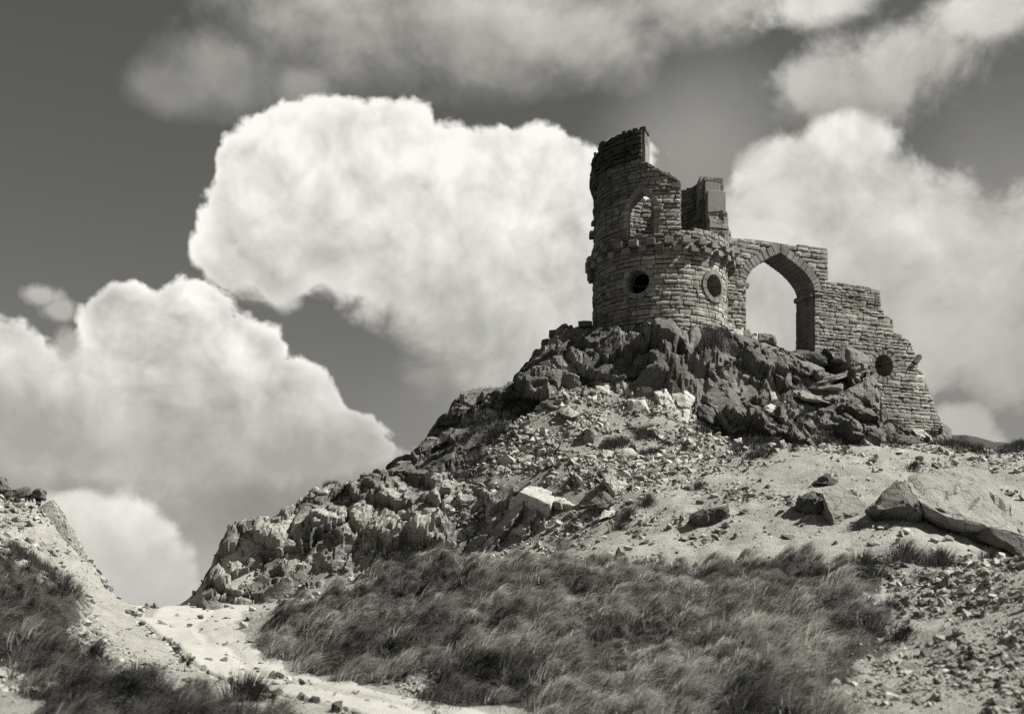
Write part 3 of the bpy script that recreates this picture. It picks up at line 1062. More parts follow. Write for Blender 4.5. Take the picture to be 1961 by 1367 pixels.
def shell(name, mask, mapf, u0, u1, z0, z1, du, dz, d_out, d_in, mat, parent, wrap=False):
    """a wall of thickness with cut-outs: cells of a (u, z) grid kept where mask is true; mapf(u, z, depth) -> point"""
    nu, nz = int(round((u1 - u0) / du)), int(round((z1 - z0) / dz))
    du, dz = (u1 - u0) / nu, (z1 - z0) / nz
    uc, zc = u0 + (np.arange(nu) + 0.5) * du, z0 + (np.arange(nz) + 0.5) * dz
    U, Z = np.meshgrid(uc, zc)
    keep = mask(U.ravel(), Z.ravel()).reshape(nz, nu)
    verts, faces, idx = [], [], {}

    def vid(i, j, side):
        if wrap: i = i % nu
        k = (i, j, side)
        if k not in idx:
            idx[k] = len(verts)
            verts.append(mapf(u0 + i * du, z0 + j * dz, d_out if side == 0 else d_in))
        return idx[k]
    for j in range(nz):
        for i in range(nu):
            if not keep[j, i]: continue
            faces.append((vid(i, j, 0), vid(i + 1, j, 0), vid(i + 1, j + 1, 0), vid(i, j + 1, 0)))
            faces.append((vid(i, j, 1), vid(i, j + 1, 1), vid(i + 1, j + 1, 1), vid(i + 1, j, 1)))
            for (di, dj, e) in ((-1, 0, ((i, j + 1), (i, j))), (1, 0, ((i + 1, j), (i + 1, j + 1))), (0, -1, ((i, j), (i + 1, j))), (0, 1, ((i + 1, j + 1), (i, j + 1)))):
                a, b = i + di, j + dj
                if wrap: a %= nu
                if 0 <= a < nu and 0 <= b < nz and keep[b, a]: continue
                (p, q) = e
                faces.append((vid(p[0], p[1], 1), vid(q[0], q[1], 1), vid(q[0], q[1], 0), vid(p[0], p[1], 0)))
    me = mesh_py(name, verts, faces)
    return link(name, me, mat, parent)


def block(name, pts8, mat, parent, tone, rough=0.012, seed=0, rows=1):
    """a cut stone from its 8 corners (4 outer then 4 inner), edges slightly worn"""
    rg = random.Random(seed)
    bm = bmesh.new()
    vs = [bm.verts.new(p) for p in pts8]
    for q in ((0, 1, 2, 3), (7, 6, 5, 4), (1, 0, 4, 5), (2, 1, 5, 6), (3, 2, 6, 7), (0, 3, 7, 4)):
        bm.faces.new([vs[i] for i in q])
    bmesh.ops.recalc_face_normals(bm, faces=bm.faces)
    bmesh.ops.bevel(bm, geom=list(bm.edges), offset=0.018, segments=1, affect='EDGES', clamp_overlap=True)
    for v in bm.verts:
        v.co += Vector((rg.uniform(-1, 1), rg.uniform(-1, 1), rg.uniform(-1, 1))) * rough
    me = bpy.data.meshes.new(name)
    bm.to_mesh(me)
    bm.free()
    return link(name, me, mat, parent, tone)


# ------------------------------------------------------------------ the round tower
TX, TY = P(1263, 600, 42).x, 42.0
R_LO, R_UP, THK = 2.56, 2.50, 0.72
Z_BASE, Z_PAR, Z_CORB = 9.6, 13.92, 13.42


def tower_hit(px, py, rad):
    a, b = (px - CXP) / FPX, (HZN - py) / FPX
    A, B, C = a * a + 1, -2 * (a * TX + TY), TX * TX + TY * TY - rad * rad
    disc = max(B * B - 4 * A * C, 0.0)
    D = (-B - math.sqrt(disc)) / (2 * A)
    return math.atan2(a * D - TX, TY - D), b * D


def tmap(rad):
    """(u = angle * rad, z, depth inwards) -> world"""
    def f(u, z, d):
        th = u / rad
        r = rad - d
        return (TX + r * math.sin(th), TY - r * math.cos(th), z)
    return f


def tmap_up(u, z, d):
    """as tmap on the upper drum, but openings splay inwards"""
    th = u / R_UP
    if d > 0:
        w = (WIN['th0'] + WIN['th1']) / 2
        q = th - w
        th = w + q * (1 + 0.75 * (d / THK) * math.exp(-(q / 0.5) ** 2))
    r = R_UP - d
    return (TX + r * math.sin(th), TY - r * math.cos(th), z)


def tframe(rad, inward=False):
    def f(u, z):
        th = u / rad
        M = Matrix.Rotation(th, 4, 'Z')
        if inward:
            M = M @ Matrix.Rotation(math.pi, 4, 'Z')
        return Matrix.Translation((TX + rad * math.sin(th), TY - rad * math.cos(th), z)) @ M
    return f


tower = empty('round_tower', (TX, TY, Z_BASE))
tag(tower, 'ruined round stone tower with broken top and round windows on the crag', 'tower')
T_INV = Matrix.Translation((-TX, -TY, -Z_BASE))


class Rel:                                     # collects world matrices, stores them relative to the thing's base
    def __init__(self, ms, inv): self.ms, self.inv = ms, inv
    def add(self, m, t, s): self.ms.add(self.inv @ m, t, s)


def rel_map(f, base):
    return lambda u, z, d: tuple(a - b for a, b in zip(f(u, z, d), base))


TB = (TX, TY, Z_BASE)
OCULI = []
for (px, py, rr) in ((1222, 541, 0.445), (1365.5, 549, 0.445)):
    th, z = tower_hit(px, py, R_LO)
    OCULI.append((th, z, rr))
thL, zs_ = tower_hit(1204.5, 456, R_UP)
thR, _ = tower_hit(1254, 456, R_UP)
WIN = dict(th0=thL, th1=thR, sill=13.72, spring=tower_hit(1230, 404, R_UP)[1], apex=tower_hit(1230, 367, R_UP)[1])
_sl = [tower_hit(px, py, R_UP) for px, py in ((1233, 311), (1247, 317), (1262, 326), (1275, 332), (1290, 340), (1302.5, 348))]
TH_S0, TH_S1 = _sl[0][0], _sl[-1][0]
Z_TUR = tower_hit(1215, 250, R_UP)[1]
Z_BACK = 16.75


def z_top(th):
    """height of the broken upper drum by angle (0 = facing the camera, + = right)"""
    th = (np.asarray(th) + math.pi) % (2 * math.pi) - math.pi
    d = np.degrees(th)
    z = np.interp(th, [a for a, b in _sl], [b for a, b in _sl])
    z = np.where(th > TH_S1, Z_PAR, z)
    z = np.where((d > 68), Z_PAR + 0.45, z)
    z = np.where((d > 72), 15.25, z)
    z = np.where((d > 91), Z_BACK, z)
    tur = (d < np.degrees(TH_S0)) & (d > -125)
    zt = Z_TUR - 0.05 * np.abs(np.sin(d * 0.23)) - np.where(d < -70, 0.22 * np.clip((-70 - d) / 6, 0, 1), 0) + np.where(d < -82, 0.12, 0) - np.where(d < -84, 0.1, 0)
    z = np.where(tur, zt, z)
    z = np.where(d <= -125, Z_BACK - 0.2, z)
    return z


def win_half(z):
    """half width of the pointed window at height z as a fraction of its full half width"""
    z = np.asarray(z, float)
    t = np.clip((z - WIN['spring']) / (WIN['apex'] - WIN['spring']), 0, 1)
    return np.where(z < WIN['sill'], -1, np.where(z > WIN['apex'], -1, (1 - t ** 1.7)))


def tower_mask(rad, grow=0.0):
    def f(u, z):
        th = u / rad
        thw = (th + math.pi) % (2 * math.pi) - math.pi
        ok = z < np.where(z < Z_PAR, 99, z_top(th) + 0.0)
        ok &= z < np.maximum(z_top(th), Z_PAR)
        for (t0, z0, rr) in OCULI:
            ok &= ((thw - t0) * rad) ** 2 + (z - z0) ** 2 > (rr + grow) ** 2
        mid, hw = (WIN['th0'] + WIN['th1']) / 2, (WIN['th1'] - WIN['th0']) / 2 * rad
        half = win_half(z - (0 if grow == 0 else grow * 0.4)) * hw
        ok &= ~((np.abs((thw - mid) * rad) < half + grow * 0.8) & (half > 0 if grow == 0 else half > -0.5 * hw))
        return ok
    return f


UPI = 2 * math.pi
shell('wall_core', tower_mask(R_UP, 0.13), rel_map(tmap_up, TB), -math.pi * R_UP, math.pi * R_UP, Z_BASE, Z_TUR + 0.1, 0.065, 0.06, 0.05, THK - 0.05, M_MORTAR, tower, wrap=True)

tm = Masonry(tower)
trel = Rel(tm, T_INV)


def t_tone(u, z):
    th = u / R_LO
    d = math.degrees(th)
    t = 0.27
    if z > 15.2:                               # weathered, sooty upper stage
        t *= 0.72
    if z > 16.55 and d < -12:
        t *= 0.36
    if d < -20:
        t *= 0.72 - 0.2 * min(1.0, (-20 - d) / 40)  # weathered left side, toned down further to deepen its shade
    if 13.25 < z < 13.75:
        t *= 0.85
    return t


def t_score(u, z):
    return max(0.05, math.cos(u / R_LO) + 0.15) * (1.0 if z > 10.3 else 0.1)


# lower drum up to the corbels, then the parapet, then the upper drum
m_lo = tower_mask(R_LO, 0.13)
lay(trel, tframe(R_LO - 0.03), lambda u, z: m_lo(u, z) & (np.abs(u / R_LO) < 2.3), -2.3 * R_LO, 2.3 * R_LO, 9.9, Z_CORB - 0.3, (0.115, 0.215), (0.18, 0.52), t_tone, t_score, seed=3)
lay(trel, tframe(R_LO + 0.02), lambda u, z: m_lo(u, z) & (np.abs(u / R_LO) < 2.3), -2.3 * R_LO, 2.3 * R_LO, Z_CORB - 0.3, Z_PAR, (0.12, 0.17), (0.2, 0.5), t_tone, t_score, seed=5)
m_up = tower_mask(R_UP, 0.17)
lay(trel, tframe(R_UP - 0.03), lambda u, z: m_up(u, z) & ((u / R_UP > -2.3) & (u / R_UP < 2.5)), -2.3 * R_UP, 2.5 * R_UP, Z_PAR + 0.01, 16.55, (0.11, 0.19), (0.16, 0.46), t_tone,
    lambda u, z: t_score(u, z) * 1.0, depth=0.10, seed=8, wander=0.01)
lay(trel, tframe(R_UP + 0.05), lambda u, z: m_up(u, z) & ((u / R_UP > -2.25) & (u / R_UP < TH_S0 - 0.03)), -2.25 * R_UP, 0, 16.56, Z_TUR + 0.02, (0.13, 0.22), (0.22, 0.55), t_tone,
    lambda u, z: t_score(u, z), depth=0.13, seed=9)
# inner face, seen through the window and over the breach
R_IN = R_UP - THK
m_in0 = tower_mask(R_UP, 0.05)
m_in = lambda u, z: m_in0(u / R_IN * R_UP, z)
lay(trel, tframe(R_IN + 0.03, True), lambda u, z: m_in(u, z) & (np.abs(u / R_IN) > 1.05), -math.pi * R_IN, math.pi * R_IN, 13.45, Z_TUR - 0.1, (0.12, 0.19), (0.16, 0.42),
    lambda u, z: 0.19 if (u < 0) else 0.11, lambda u, z: 0.8 if (math.pi * R_IN - abs(u) < 2.2 and z > 13.6 and u < 0) else 0.3, depth=0.09, seed=12)  # sunlight painted in: left half toned lighter, right half darker as shaded
# masonry of the broken wall ends (breach): stones across the thickness
for thb, z0, z1, tone in ((TH_S1, Z_PAR + 0.02, _sl[-1][1] - 0.05, 0.17), (R(72), Z_PAR + 0.42, 15.2, 0.2)):
    z = z0
    while z < z1 - 0.06:
        h = random.uniform(0.13, 0.2)
        r = R_IN + 0.02
        while r < R_UP - 0.05:
            w = min(random.uniform(0.22, 0.4), R_UP - r)
            rc = r + w / 2
            sgn = 1 if thb == TH_S1 else -1
            pos = Matrix.Translation((TX + rc * math.sin(thb), TY - rc * math.cos(thb), z + h / 2))
            M = pos @ Matrix.Rotation(thb + (math.pi / 2 if sgn > 0 else -math.pi / 2), 4, 'Z')
            trel.add(M @ Matrix.Diagonal((w - 0.015, 0.07, h - 0.015, 1)), tone * random.uniform(0.8, 1.2), 0.05)
            r += w
        z += h
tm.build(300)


def ring_block(name, mapf, base, quad, d0, d1, parent, tone, seed, mat=None):
    """a cut block on a curved or flat wall: quad of (u, z) corners, from depth d0 (outer) to d1"""
    pts = [mapf(u, z, d0) for u, z in quad] + [mapf(u, z, d1) for u, z in quad]
    return block(name, [tuple(a - b for a, b in zip(p, base)) for p in pts], mat or M_STONE, parent, tone, 0.006, seed)


# round windows: rings of cut stone
for k, (th, z0, rr) in enumerate(OCULI):
    c = (R_LO * th, z0)
    fr = empty('round_window', Vector(tmap(R_LO)(c[0], z0, 0)) - Vector(TB))
    fr.parent = tower
    base = tmap(R_LO)(c[0], z0, 0)
    nst = 10
    for i in range(nst):
        a0, a1 = 2 * math.pi * (i + 0.035) / nst + 0.3, 2 * math.pi * (i + 0.965) / nst + 0.3
        am = (a0 + a1) / 2
        # two half-steps keep the ring round
        for (b0, b1) in ((a0, am), (am, a1)):
            pass
        ro, ri = rr + 0.155, rr - 0.015
        n = 4
        vs, fs = [], []
        for j in range(n + 1):
            a = a0 + (a1 - a0) * j / n
            for (r_, d_) in ((ri, -0.09), (ro, -0.09), (ro, 0.20), (ri, 0.46)):
                p = tmap(R_LO)(c[0] + r_ * math.cos(a), z0 + r_ * math.sin(a), d_)
                vs.append(tuple(x - y for x, y in zip(p, base)))
        for j in range(n):
            for s in range(4):
                s2 = (s + 1) % 4
                fs.append((j * 4 + s, j * 4 + s2, j * 4 + 4 + s2, j * 4 + 4 + s))
        fs.append((3, 2, 1, 0)); fs.append(tuple(n * 4 + s for s in range(4)))
        link('voussoir', mesh_py('voussoir', vs, fs), M_STONE, fr, 0.17 * random.uniform(0.85, 1.15))

# pointed window surround
ws = empty('pointed_window', (0, 0, 0))
ws.parent = tower
wmid = (WIN['th0'] + WIN['th1']) / 2 * R_UP
whw = (WIN['th1'] - WIN['th0']) / 2 * R_UP


def arch_side(n, sgn, off):
    """points on the intrados offset outwards by off, from springing to apex"""
    pts = []
    for i in range(n + 1):
        t = i / n
        z = WIN['spring'] + (WIN['apex'] - WIN['spring']) * (1 - (1 - t) ** 1.35) if False else WIN['spring'] + (WIN['apex'] - WIN['spring']) * t
        pts.append(np.array([sgn * whw * float(win_half(min(z, WIN['apex'] - 1e-6))), z]))
    pts[-1] = np.array([0.0, WIN['apex']])
    out = []
    for i, p in enumerate(pts):
        a, b = pts[max(0, i - 1)], pts[min(n, i + 1)]
        t = (b - a) / np.linalg.norm(b - a)
        nrm = np.array([t[1], -t[0]]) * sgn
        if i == n: nrm = np.array([0, 1.15])
        out.append(p + nrm * off)
    return out


for sgn in (-1, 1):
    ins, outs = arch_side(5, sgn, -0.01), arch_side(5, sgn, 0.21)
    for i in range(5):
        q = [ins[i], ins[i + 1], outs[i + 1], outs[i]]
        q = [(wmid + a[0], a[1]) for a in q]
        if sgn < 0: q = q[::-1]
        ring_block('voussoir', tmap_up, TB, q, -0.08, 0.30, ws, 0.19 * random.uniform(0.85, 1.1), 40 + i)
    z = WIN['sill']
    hs = [0.42, 0.3, 0.36]
    s = (WIN['spring'] - WIN['sill']) / sum(hs)
    for i, h in enumerate(hs):
        h *= s
        u0, u1 = sgn * (whw - 0.01), sgn * (whw + 0.2)
        q = [(wmid + min(u0, u1), z + 0.008), (wmid + max(u0, u1), z + 0.008), (wmid + max(u0, u1), z + h - 0.008), (wmid + min(u0, u1), z + h - 0.008)]
        ring_block('jamb_stone', tmap_up, TB, q, -0.06, 0.30, ws, 0.19 * random.uniform(0.9, 1.15), 60 + i)
        z += h
    u0, u1 = sgn * (whw - 0.05), sgn * (whw + 0.26)
    zs = WIN['spring'] - 0.06
    ring_block('impost', tmap_up, TB, [(wmid + min(u0, u1), zs), (wmid + max(u0, u1), zs), (wmid + max(u0, u1), zs + 0.11), (wmid + min(u0, u1), zs + 0.11)], -0.12, 0.25, ws, 0.25, 66)

# corbels: two staggered rows of projecting blocks
k = 0
for row, (zc, ph) in enumerate(((Z_CORB - 0.02, 0.0), (Z_CORB - 0.26, 6.5))):
    d = -131 + ph
    while d < 131:
        th = R(d + random.uniform(-1, 1))
        w, h = random.uniform(0.25, 0.32), random.uniform(0.19, 0.24)
        u = th * R_LO
        pr = random.uniform(0.30, 0.40) if row == 0 else random.uniform(0.25, 0.35)
        q = [(u - w / 2, zc - h / 2), (u + w / 2, zc - h / 2), (u + w / 2, zc + h / 2), (u - w / 2, zc + h / 2)]
        if abs(d - 58) < 100 or True:
            o = ring_block('corbel', tmap(R_LO), TB, q, -pr, 0.2, tower, 0.17 * random.uniform(0.75, 1.15), 200 + k)
        k += 1
        d += 13.0
# stones standing out of the left side of the drum
for (d, z, w, h, pr) in ((-86, 14.95, 0.3, 0.15, 0.17), (-84, 15.42, 0.3, 0.16, 0.12), (-88, 14.52, 0.34, 0.24, 0.24), (-83, 16.0, 0.4, 0.2, 0.12), (-88, 12.95, 0.5, 0.46, 0.26), (-60, 15.0, 0.3, 0.2, 0.08),
                         (-20, 16.28, 0.3, 0.16, 0.12), (-2, 15.9, 0.25, 0.15, 0.05), (6, 15.5, 0.34, 0.2, 0.07)):
    u = R(d) * R_UP
    ring_block('projecting_stone', tmap(R_UP), TB, [(u - w / 2, z - h / 2), (u + w / 2, z - h / 2), (u + w / 2, z + h / 2), (u - w / 2, z + h / 2)], -pr, 0.2, tower, 0.10, int(d * 7 + 900))
# corbelled roll under the turret parapet, and the broken parapet crown
for i in range(9):
    d = -118 + i * 5.2
    u = R(d) * R_UP
    w = R(4.9) * R_UP
    for (z, h, pr) in ((16.62, 0.26, 0.22), (16.42, 0.2, 0.17), (16.27, 0.14, 0.1)):
        ring_block('parapet_stone', tmap(R_UP), TB, [(u - w / 2, z - h / 2), (u + w / 2, z - h / 2), (u + w / 2, z + h / 2), (u - w / 2, z + h / 2)], -pr, 0.25, tower, 0.07 * random.uniform(0.8, 1.2), 300 + i)
rg = random.Random(5)
for i in range(16):
    d = -112 + i * 6.0
    u = R(d) * R_UP
    w = R(6.0) * R_UP * rg.uniform(0.8, 1.05)
    h = rg.uniform(0.07, 0.17)
    z = float(z_top(R(d))) + h / 2 - 0.04
    if -86 < d < -76: continue
    pr = rg.uniform(-0.02, 0.12)
    ring_block('parapet_stone', tmap(R_UP), TB, [(u - w / 2, z - h / 2), (u + w / 2, z - h / 2), (u + w * 0.45, z + h / 2), (u - w * 0.4, z + h / 2)], -pr, THK * rg.uniform(0.7, 1.0), tower, 0.065 * rg.uniform(0.7, 1.3), 400 + i)
# smooth cement repairs: the square pier at the end of the turret and the stepped jamb of the breach
def radial_box(name, d0, d1, r0, r1, z0, z1, tone, seed, mat=M_CEMENT):
    a, b = R(d0), R(d1)
    def p(th, r, z): return (r * math.sin(th), -r * math.cos(th), z - Z_BASE)
    pts = [p(a, r1, z0), p(b, r1, z0), p(b, r1, z1), p(a, r1, z1), p(a, r0, z0), p(b, r0, z0), p(b, r0, z1), p(a, r0, z1)]
    o = block(name, pts, mat, tower, tone, 0.004, seed)
    return o


_dS0 = math.degrees(TH_S0)
radial_box('cement_block', _dS0 - 6.5, _dS0 + 1.5, R_IN + 0.05, R_UP + 0.02, tower_hit(1230, 311, R_UP)[1] - 0.15, tower_hit(1230, 274, R_UP)[1], 0.3, 501)
radial_box('capping_stone', _dS0 - 3.5, _dS0 + 1.0, R_IN + 0.2, R_UP + 0.03, tower_hit(1230, 274, R_UP)[1] + 0.005, Z_TUR + 0.02, 0.09, 502, M_STONE)
def pier_box(name, x0, x1, y0, z0, z1, tone, seed, mat, slant=0.26, back=1.0, rough=0.012):
    """an upright block of the broken jamb; its face turns a little to the right"""
    pts = [(x0, y0, z0), (x1, y0 + slant * (x1 - x0), z0), (x1, y0 + slant * (x1 - x0), z1), (x0, y0, z1)]
    pts += [(p[0], p[1] + back, p[2]) for p in pts]
    return block(name, [(p[0], p[1], p[2] - Z_BASE) for p in pts], mat, tower, tone, rough, seed)


pier_box('cement_block', 1.58, 2.10, 0.02, 16.0, 16.90, 0.19, 503, M_CEMENT)
pier_box('cement_block', 1.74, 2.34, -0.20, 15.9, 16.56, 0.19, 504, M_CEMENT, back=0.9)
pier_box('cement_block', 1.78, 2.52, -0.48, 15.2, 16.14, 0.19, 505, M_CEMENT, back=0.9, rough=0.006)
zz = Z_PAR - 0.1
kk = 0
while zz < 15.25:
    h = random.uniform(0.14, 0.2)
    yf = -0.98 + max(0, zz - 14.6) * 0.42
    xs_ = [1.76, random.uniform(2.0, 2.25), 2.53 + 0.02 * random.random()]
    for a, b in zip(xs_[:-1], xs_[1:]):
        if zz > 15.0 and a < 1.8: continue
        pier_box('jamb_stone', a + 0.006, b - 0.006, yf + random.uniform(-0.03, 0.02) + (a - 1.76) * 0.26, zz + 0.006, min(zz + h, 15.3) - 0.006, 0.25 * random.uniform(0.8, 1.15), 600 + kk, M_STONE, back=0.7)
        kk += 1
    zz += h
# the stub ramps down to the curtain wall
for i in range(6):
    z0 = Z_PAR - 0.25 + i * 0.17
    xr = 3.05 - i * 0.09
    pier_box('toothing_stone', 2.45, xr - random.uniform(0, 0.08), -0.62 + random.uniform(-0.04, 0.04), z0 + 0.005, z0 + 0.165, 0.24 * random.uniform(0.8, 1.15), 640 + i, M_STONE, back=0.8)
# coping along the slope above the window and round the parapet
n = 9
for i in range(n):
    t0, t1 = TH_S0 + (TH_S1 - TH_S0) * i / n + 0.003, TH_S0 + (TH_S1 - TH_S0) * (i + 1) / n - 0.003
    za, zb = float(z_top(t0 + 0.01)), float(z_top(t1 - 0.01))
    ring_block('coping_stone', tmap(R_UP), TB, [(t0 * R_UP, za - 0.09), (t1 * R_UP, zb - 0.09), (t1 * R_UP, zb + 0.03), (t0 * R_UP, za + 0.03)], -0.06, THK, tower, 0.2 * random.uniform(0.85, 1.15), 520 + i)
d = 20
k = 0
while d < 68:
    w = random.uniform(7, 11)
    d1 = min(d + w, 69)
    ring_block('coping_stone', tmap(R_LO), TB, [(R(d + .25) * R_LO, Z_PAR - 0.12), (R(d1 - .25) * R_LO, Z_PAR - 0.12), (R(d1 - .25) * R_LO, Z_PAR + random.uniform(0.02, 0.05)), (R(d + .25) * R_LO, Z_PAR + random.uniform(0.02, 0.05))],
               -0.09, THK * 0.95, tower, 0.19 * random.uniform(0.85, 1.15), 540 + k)
    d = d1
    k += 1
# back rim, ragged
for i in range(13):
    d = 100 + i * 10.5
    u = R(d) * R_UP
    w = R(10) * R_UP * rg.uniform(0.8, 1.0)
    z = float(z_top(R(d)))
    ring_block('coping_stone', tmap(R_UP), TB, [(u - w / 2, z - 0.05), (u + w / 2, z - 0.05), (u + w / 2, z + rg.uniform(0.03, 0.16)), (u - w / 2, z + rg.uniform(0.03, 0.16))], -0.03, THK, tower, 0.12, 560 + i)
# vault over the lower chamber
bm = bmesh.new()
bmesh.ops.create_cone(bm, cap_ends=True, segments=40, radius1=R_IN + 0.06, radius2=R_IN + 0.06, depth=0.3)
me = bpy.data.meshes.new('upper_floor'); bm.to_mesh(me); bm.free()
o = link('upper_floor', me, M_MORTAR, tower, 0.12)
o.location = (0, 0, 13.35 - Z_BASE)
# thin iron rail across the left round window and one on the parapet
def tube(name, pts, rad, mat, parent=None, n=6):
    vs, fs = [], []
    pts = [Vector(p) for p in pts]
    for i, p in enumerate(pts):
        t = (pts[min(i + 1, len(pts) - 1)] - pts[max(i - 1, 0)]).normalized()
        a = t.orthogonal().normalized(); b = t.cross(a)
        for k in range(n):
            an = 2 * math.pi * k / n
            vs.append(p + (a * math.cos(an) + b * math.sin(an)) * rad)
    for i in range(len(pts) - 1):
        for k in range(n):
            k2 = (k + 1) % n
            fs.append((i * n + k, i * n + k2, i * n + n + k2, i * n + n + k))
    return link(name, mesh_py(name, vs, fs, True), mat, parent)


th, z0, rr = OCULI[0]
tube('wire', [tuple(a - b for a, b in zip(tmap(R_LO)(R_LO * th + rr * (t * 2 - 1) * 0.95, z0 - 0.1 * t + 0.07 * (2 * t - 1) ** 2, 0.35), TB)) for t in np.linspace(0, 1, 9)], 0.008, M_CEMENT, tower)
rail = [tuple(a - b for a, b in zip(tmap(R_LO)(R(d) * R_LO, Z_PAR + 0.28 - (d - 42) * 0.004, 0.12), TB)) for d in range(42, 72, 3)]
ro = tube('rail', rail, 0.014, M_IRON, tower)
for d in range(42, 72, 7):
    p = Vector(tmap(R_LO)(R(d) * R_LO, Z_PAR, 0.12)) - Vector(TB)
    tube('rail_post', [p, p + Vector((0, 0, 0.28 - (d - 42) * 0.004))], 0.012, M_IRON, tower)


# ------------------------------------------------------------------ the wall with the great arch
W_ANG = R(21)
WD = Vector((math.cos(W_ANG), math.sin(W_ANG), 0))
WN = Vector((math.sin(W_ANG), -math.cos(W_ANG), 0))
WO = P(1400, HZN, 41.9)
W_THK = 1.15
WB = (WO.x, WO.y, 9.5)


def wall_hit(px, py):
    a, b = (px - CXP) / FPX, (HZN - py) / FPX
    # (a, 1) * D = WO + s * WD
    D = (WO.x * WD.y - WO.y * WD.x) / (a * WD.y - WD.x)
    s = (D - WO.y) / WD.y
    return s, b * D


def wmap(u, z, d):
    p = WO + WD * u - WN * d
    return (p.x, p.y, z)


def wframe(u, z):
    p = WO + WD * u
    return Matrix.Translation((p.x, p.y, z)) @ Matrix.Rotation(W_ANG, 4, 'Z')


wall = empty('arched_wall', WB)
tag(wall, 'broken stone curtain wall pierced by a great pointed arch, stepping down from the tower', 'wall')
W_INV = Matrix.Translation(tuple(-c for c in WB))
W_SIL = [(1386, 452), (1400, 457), (1583, 478), (1584.5, 541), (1640, 549), (1684, 557), (1686, 594), (1690, 596), (1691, 607), (1708, 611), (1710, 640), (1727, 644), (1728, 649),
         (1743, 654), (1749, 678), (1756, 692), (1803, 812)]
W_POLY = [wall_hit(*p) for p in W_SIL]
W_POLY += [(wall_hit(1803, 812)[0] + 0.9, 5.5), (W_POLY[0][0], 5.5)]
sA0, sA1 = wall_hit(1428, 560)[0], wall_hit(1558, 560)[0]
Z_SP = 12.75
zA = wall_hit(1484, 484)[1]
sAm = (sA0 + sA1) / 2 - 0.02


def bez(p0, p1, p2, n):
    return [((1 - t) ** 2 * p0[0] + 2 * t * (1 - t) * p1[0] + t * t * p2[0], (1 - t) ** 2 * p0[1] + 2 * t * (1 - t) * p1[1] + t * t * p2[1]) for t in np.linspace(0, 1, n + 1)]


NV = 11
arcL = bez((sA0, Z_SP), (sA0 + 0.05, Z_SP + 0.66), (sAm, zA), NV)
arcR = bez((sA1, Z_SP), (sA1 - 0.05, Z_SP + 0.66), (sAm, zA), NV)
ARCH = [(sA0, 5.0)] + arcL + arcR[::-1][1:] + [(sA1, 5.0)]


def offset(arc, sgn, off):
    out = []
    for i, p in enumerate(arc):
        a, b = np.array(arc[max(0, i - 1)]), np.array(arc[min(len(arc) - 1, i + 1)])
        t = (b - a) / np.linalg.norm(b - a)
        nrm = np.array([t[1], -t[0]]) * sgn
        if i == len(arc) - 1: nrm = np.array([0, 1.1])
        out.append(tuple(np.array(p) + nrm * off))
    return out


V_OFF = 0.36
outL, outR = offset(arcL, -1, V_OFF), offset(arcR, 1, V_OFF)
ARCH_BIG = [(sA0 - 0.02, 5.0), (sA0 - 0.02, Z_SP)] + outL + outR[::-1][1:] + [(sA1 + 0.02, Z_SP), (sA1 + 0.02, 5.0)]
sRW, zRW = wall_hit(1691.5, 701)
RRW = 0.47


def wall_mask(arch, rw):
    def f(u, z):
        u, z = np.asarray(u), np.asarray(z)
        ok = in_poly(u, z, W_POLY) & ~in_poly(u, z, arch)
        ok &= (u - sRW) ** 2 + (z - zRW) ** 2 > rw ** 2
        return ok
    return f


s_end = W_POLY[-2][0]
shell('wall_core', wall_mask(ARCH, RRW), rel_map(wmap, WB), W_POLY[0][0], s_end, 6.5, W_POLY[2][1] + 0.5, 0.06, 0.06, 0.05, W_THK - 0.05, M_MORTAR, wall)
wm = Masonry(wall)
wrel = Rel(wm, W_INV)
s_but = wall_hit(1742, 700)[0]
fm = wall_mask(ARCH_BIG, RRW + 0.2)


def w_tone(u, z):
    t = 0.24
    if u > s_but and z < 11.2: t = 0.30
    if z > 12.3 and u > sA1 + 0.3 and z < 12.7: t *= 0.8
    return t


lay(wrel, wframe, fm, W_POLY[0][0] + 0.05, s_end, 6.9, 15.2, (0.105, 0.205), (0.16, 0.56), w_tone, lambda u, z: 1.0 if z > 8.8 else 0.3, depth=0.09, seed=31)
# the back of the wall and the reveals of the arch
backf = lambda u, z: Matrix.Translation(tuple(WO + WD * u - WN * W_THK + Vector((0, 0, z)))) @ Matrix.Rotation(W_ANG + math.pi, 4, 'Z')
lay(wrel, backf, fm, W_POLY[0][0] + 0.05, s_end, 8.0, 15.2, (0.13, 0.2), (0.22, 0.55), w_tone, lambda u, z: 0.05, depth=0.08, seed=33)
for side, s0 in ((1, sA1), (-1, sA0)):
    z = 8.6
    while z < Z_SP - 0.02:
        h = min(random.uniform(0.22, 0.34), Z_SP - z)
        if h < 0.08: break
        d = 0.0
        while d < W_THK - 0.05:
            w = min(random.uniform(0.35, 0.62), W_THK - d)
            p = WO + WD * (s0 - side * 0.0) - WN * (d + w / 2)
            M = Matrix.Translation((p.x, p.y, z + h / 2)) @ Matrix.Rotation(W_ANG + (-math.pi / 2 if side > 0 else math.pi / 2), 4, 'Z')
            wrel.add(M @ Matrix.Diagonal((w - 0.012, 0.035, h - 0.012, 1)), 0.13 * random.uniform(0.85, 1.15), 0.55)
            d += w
        z += h
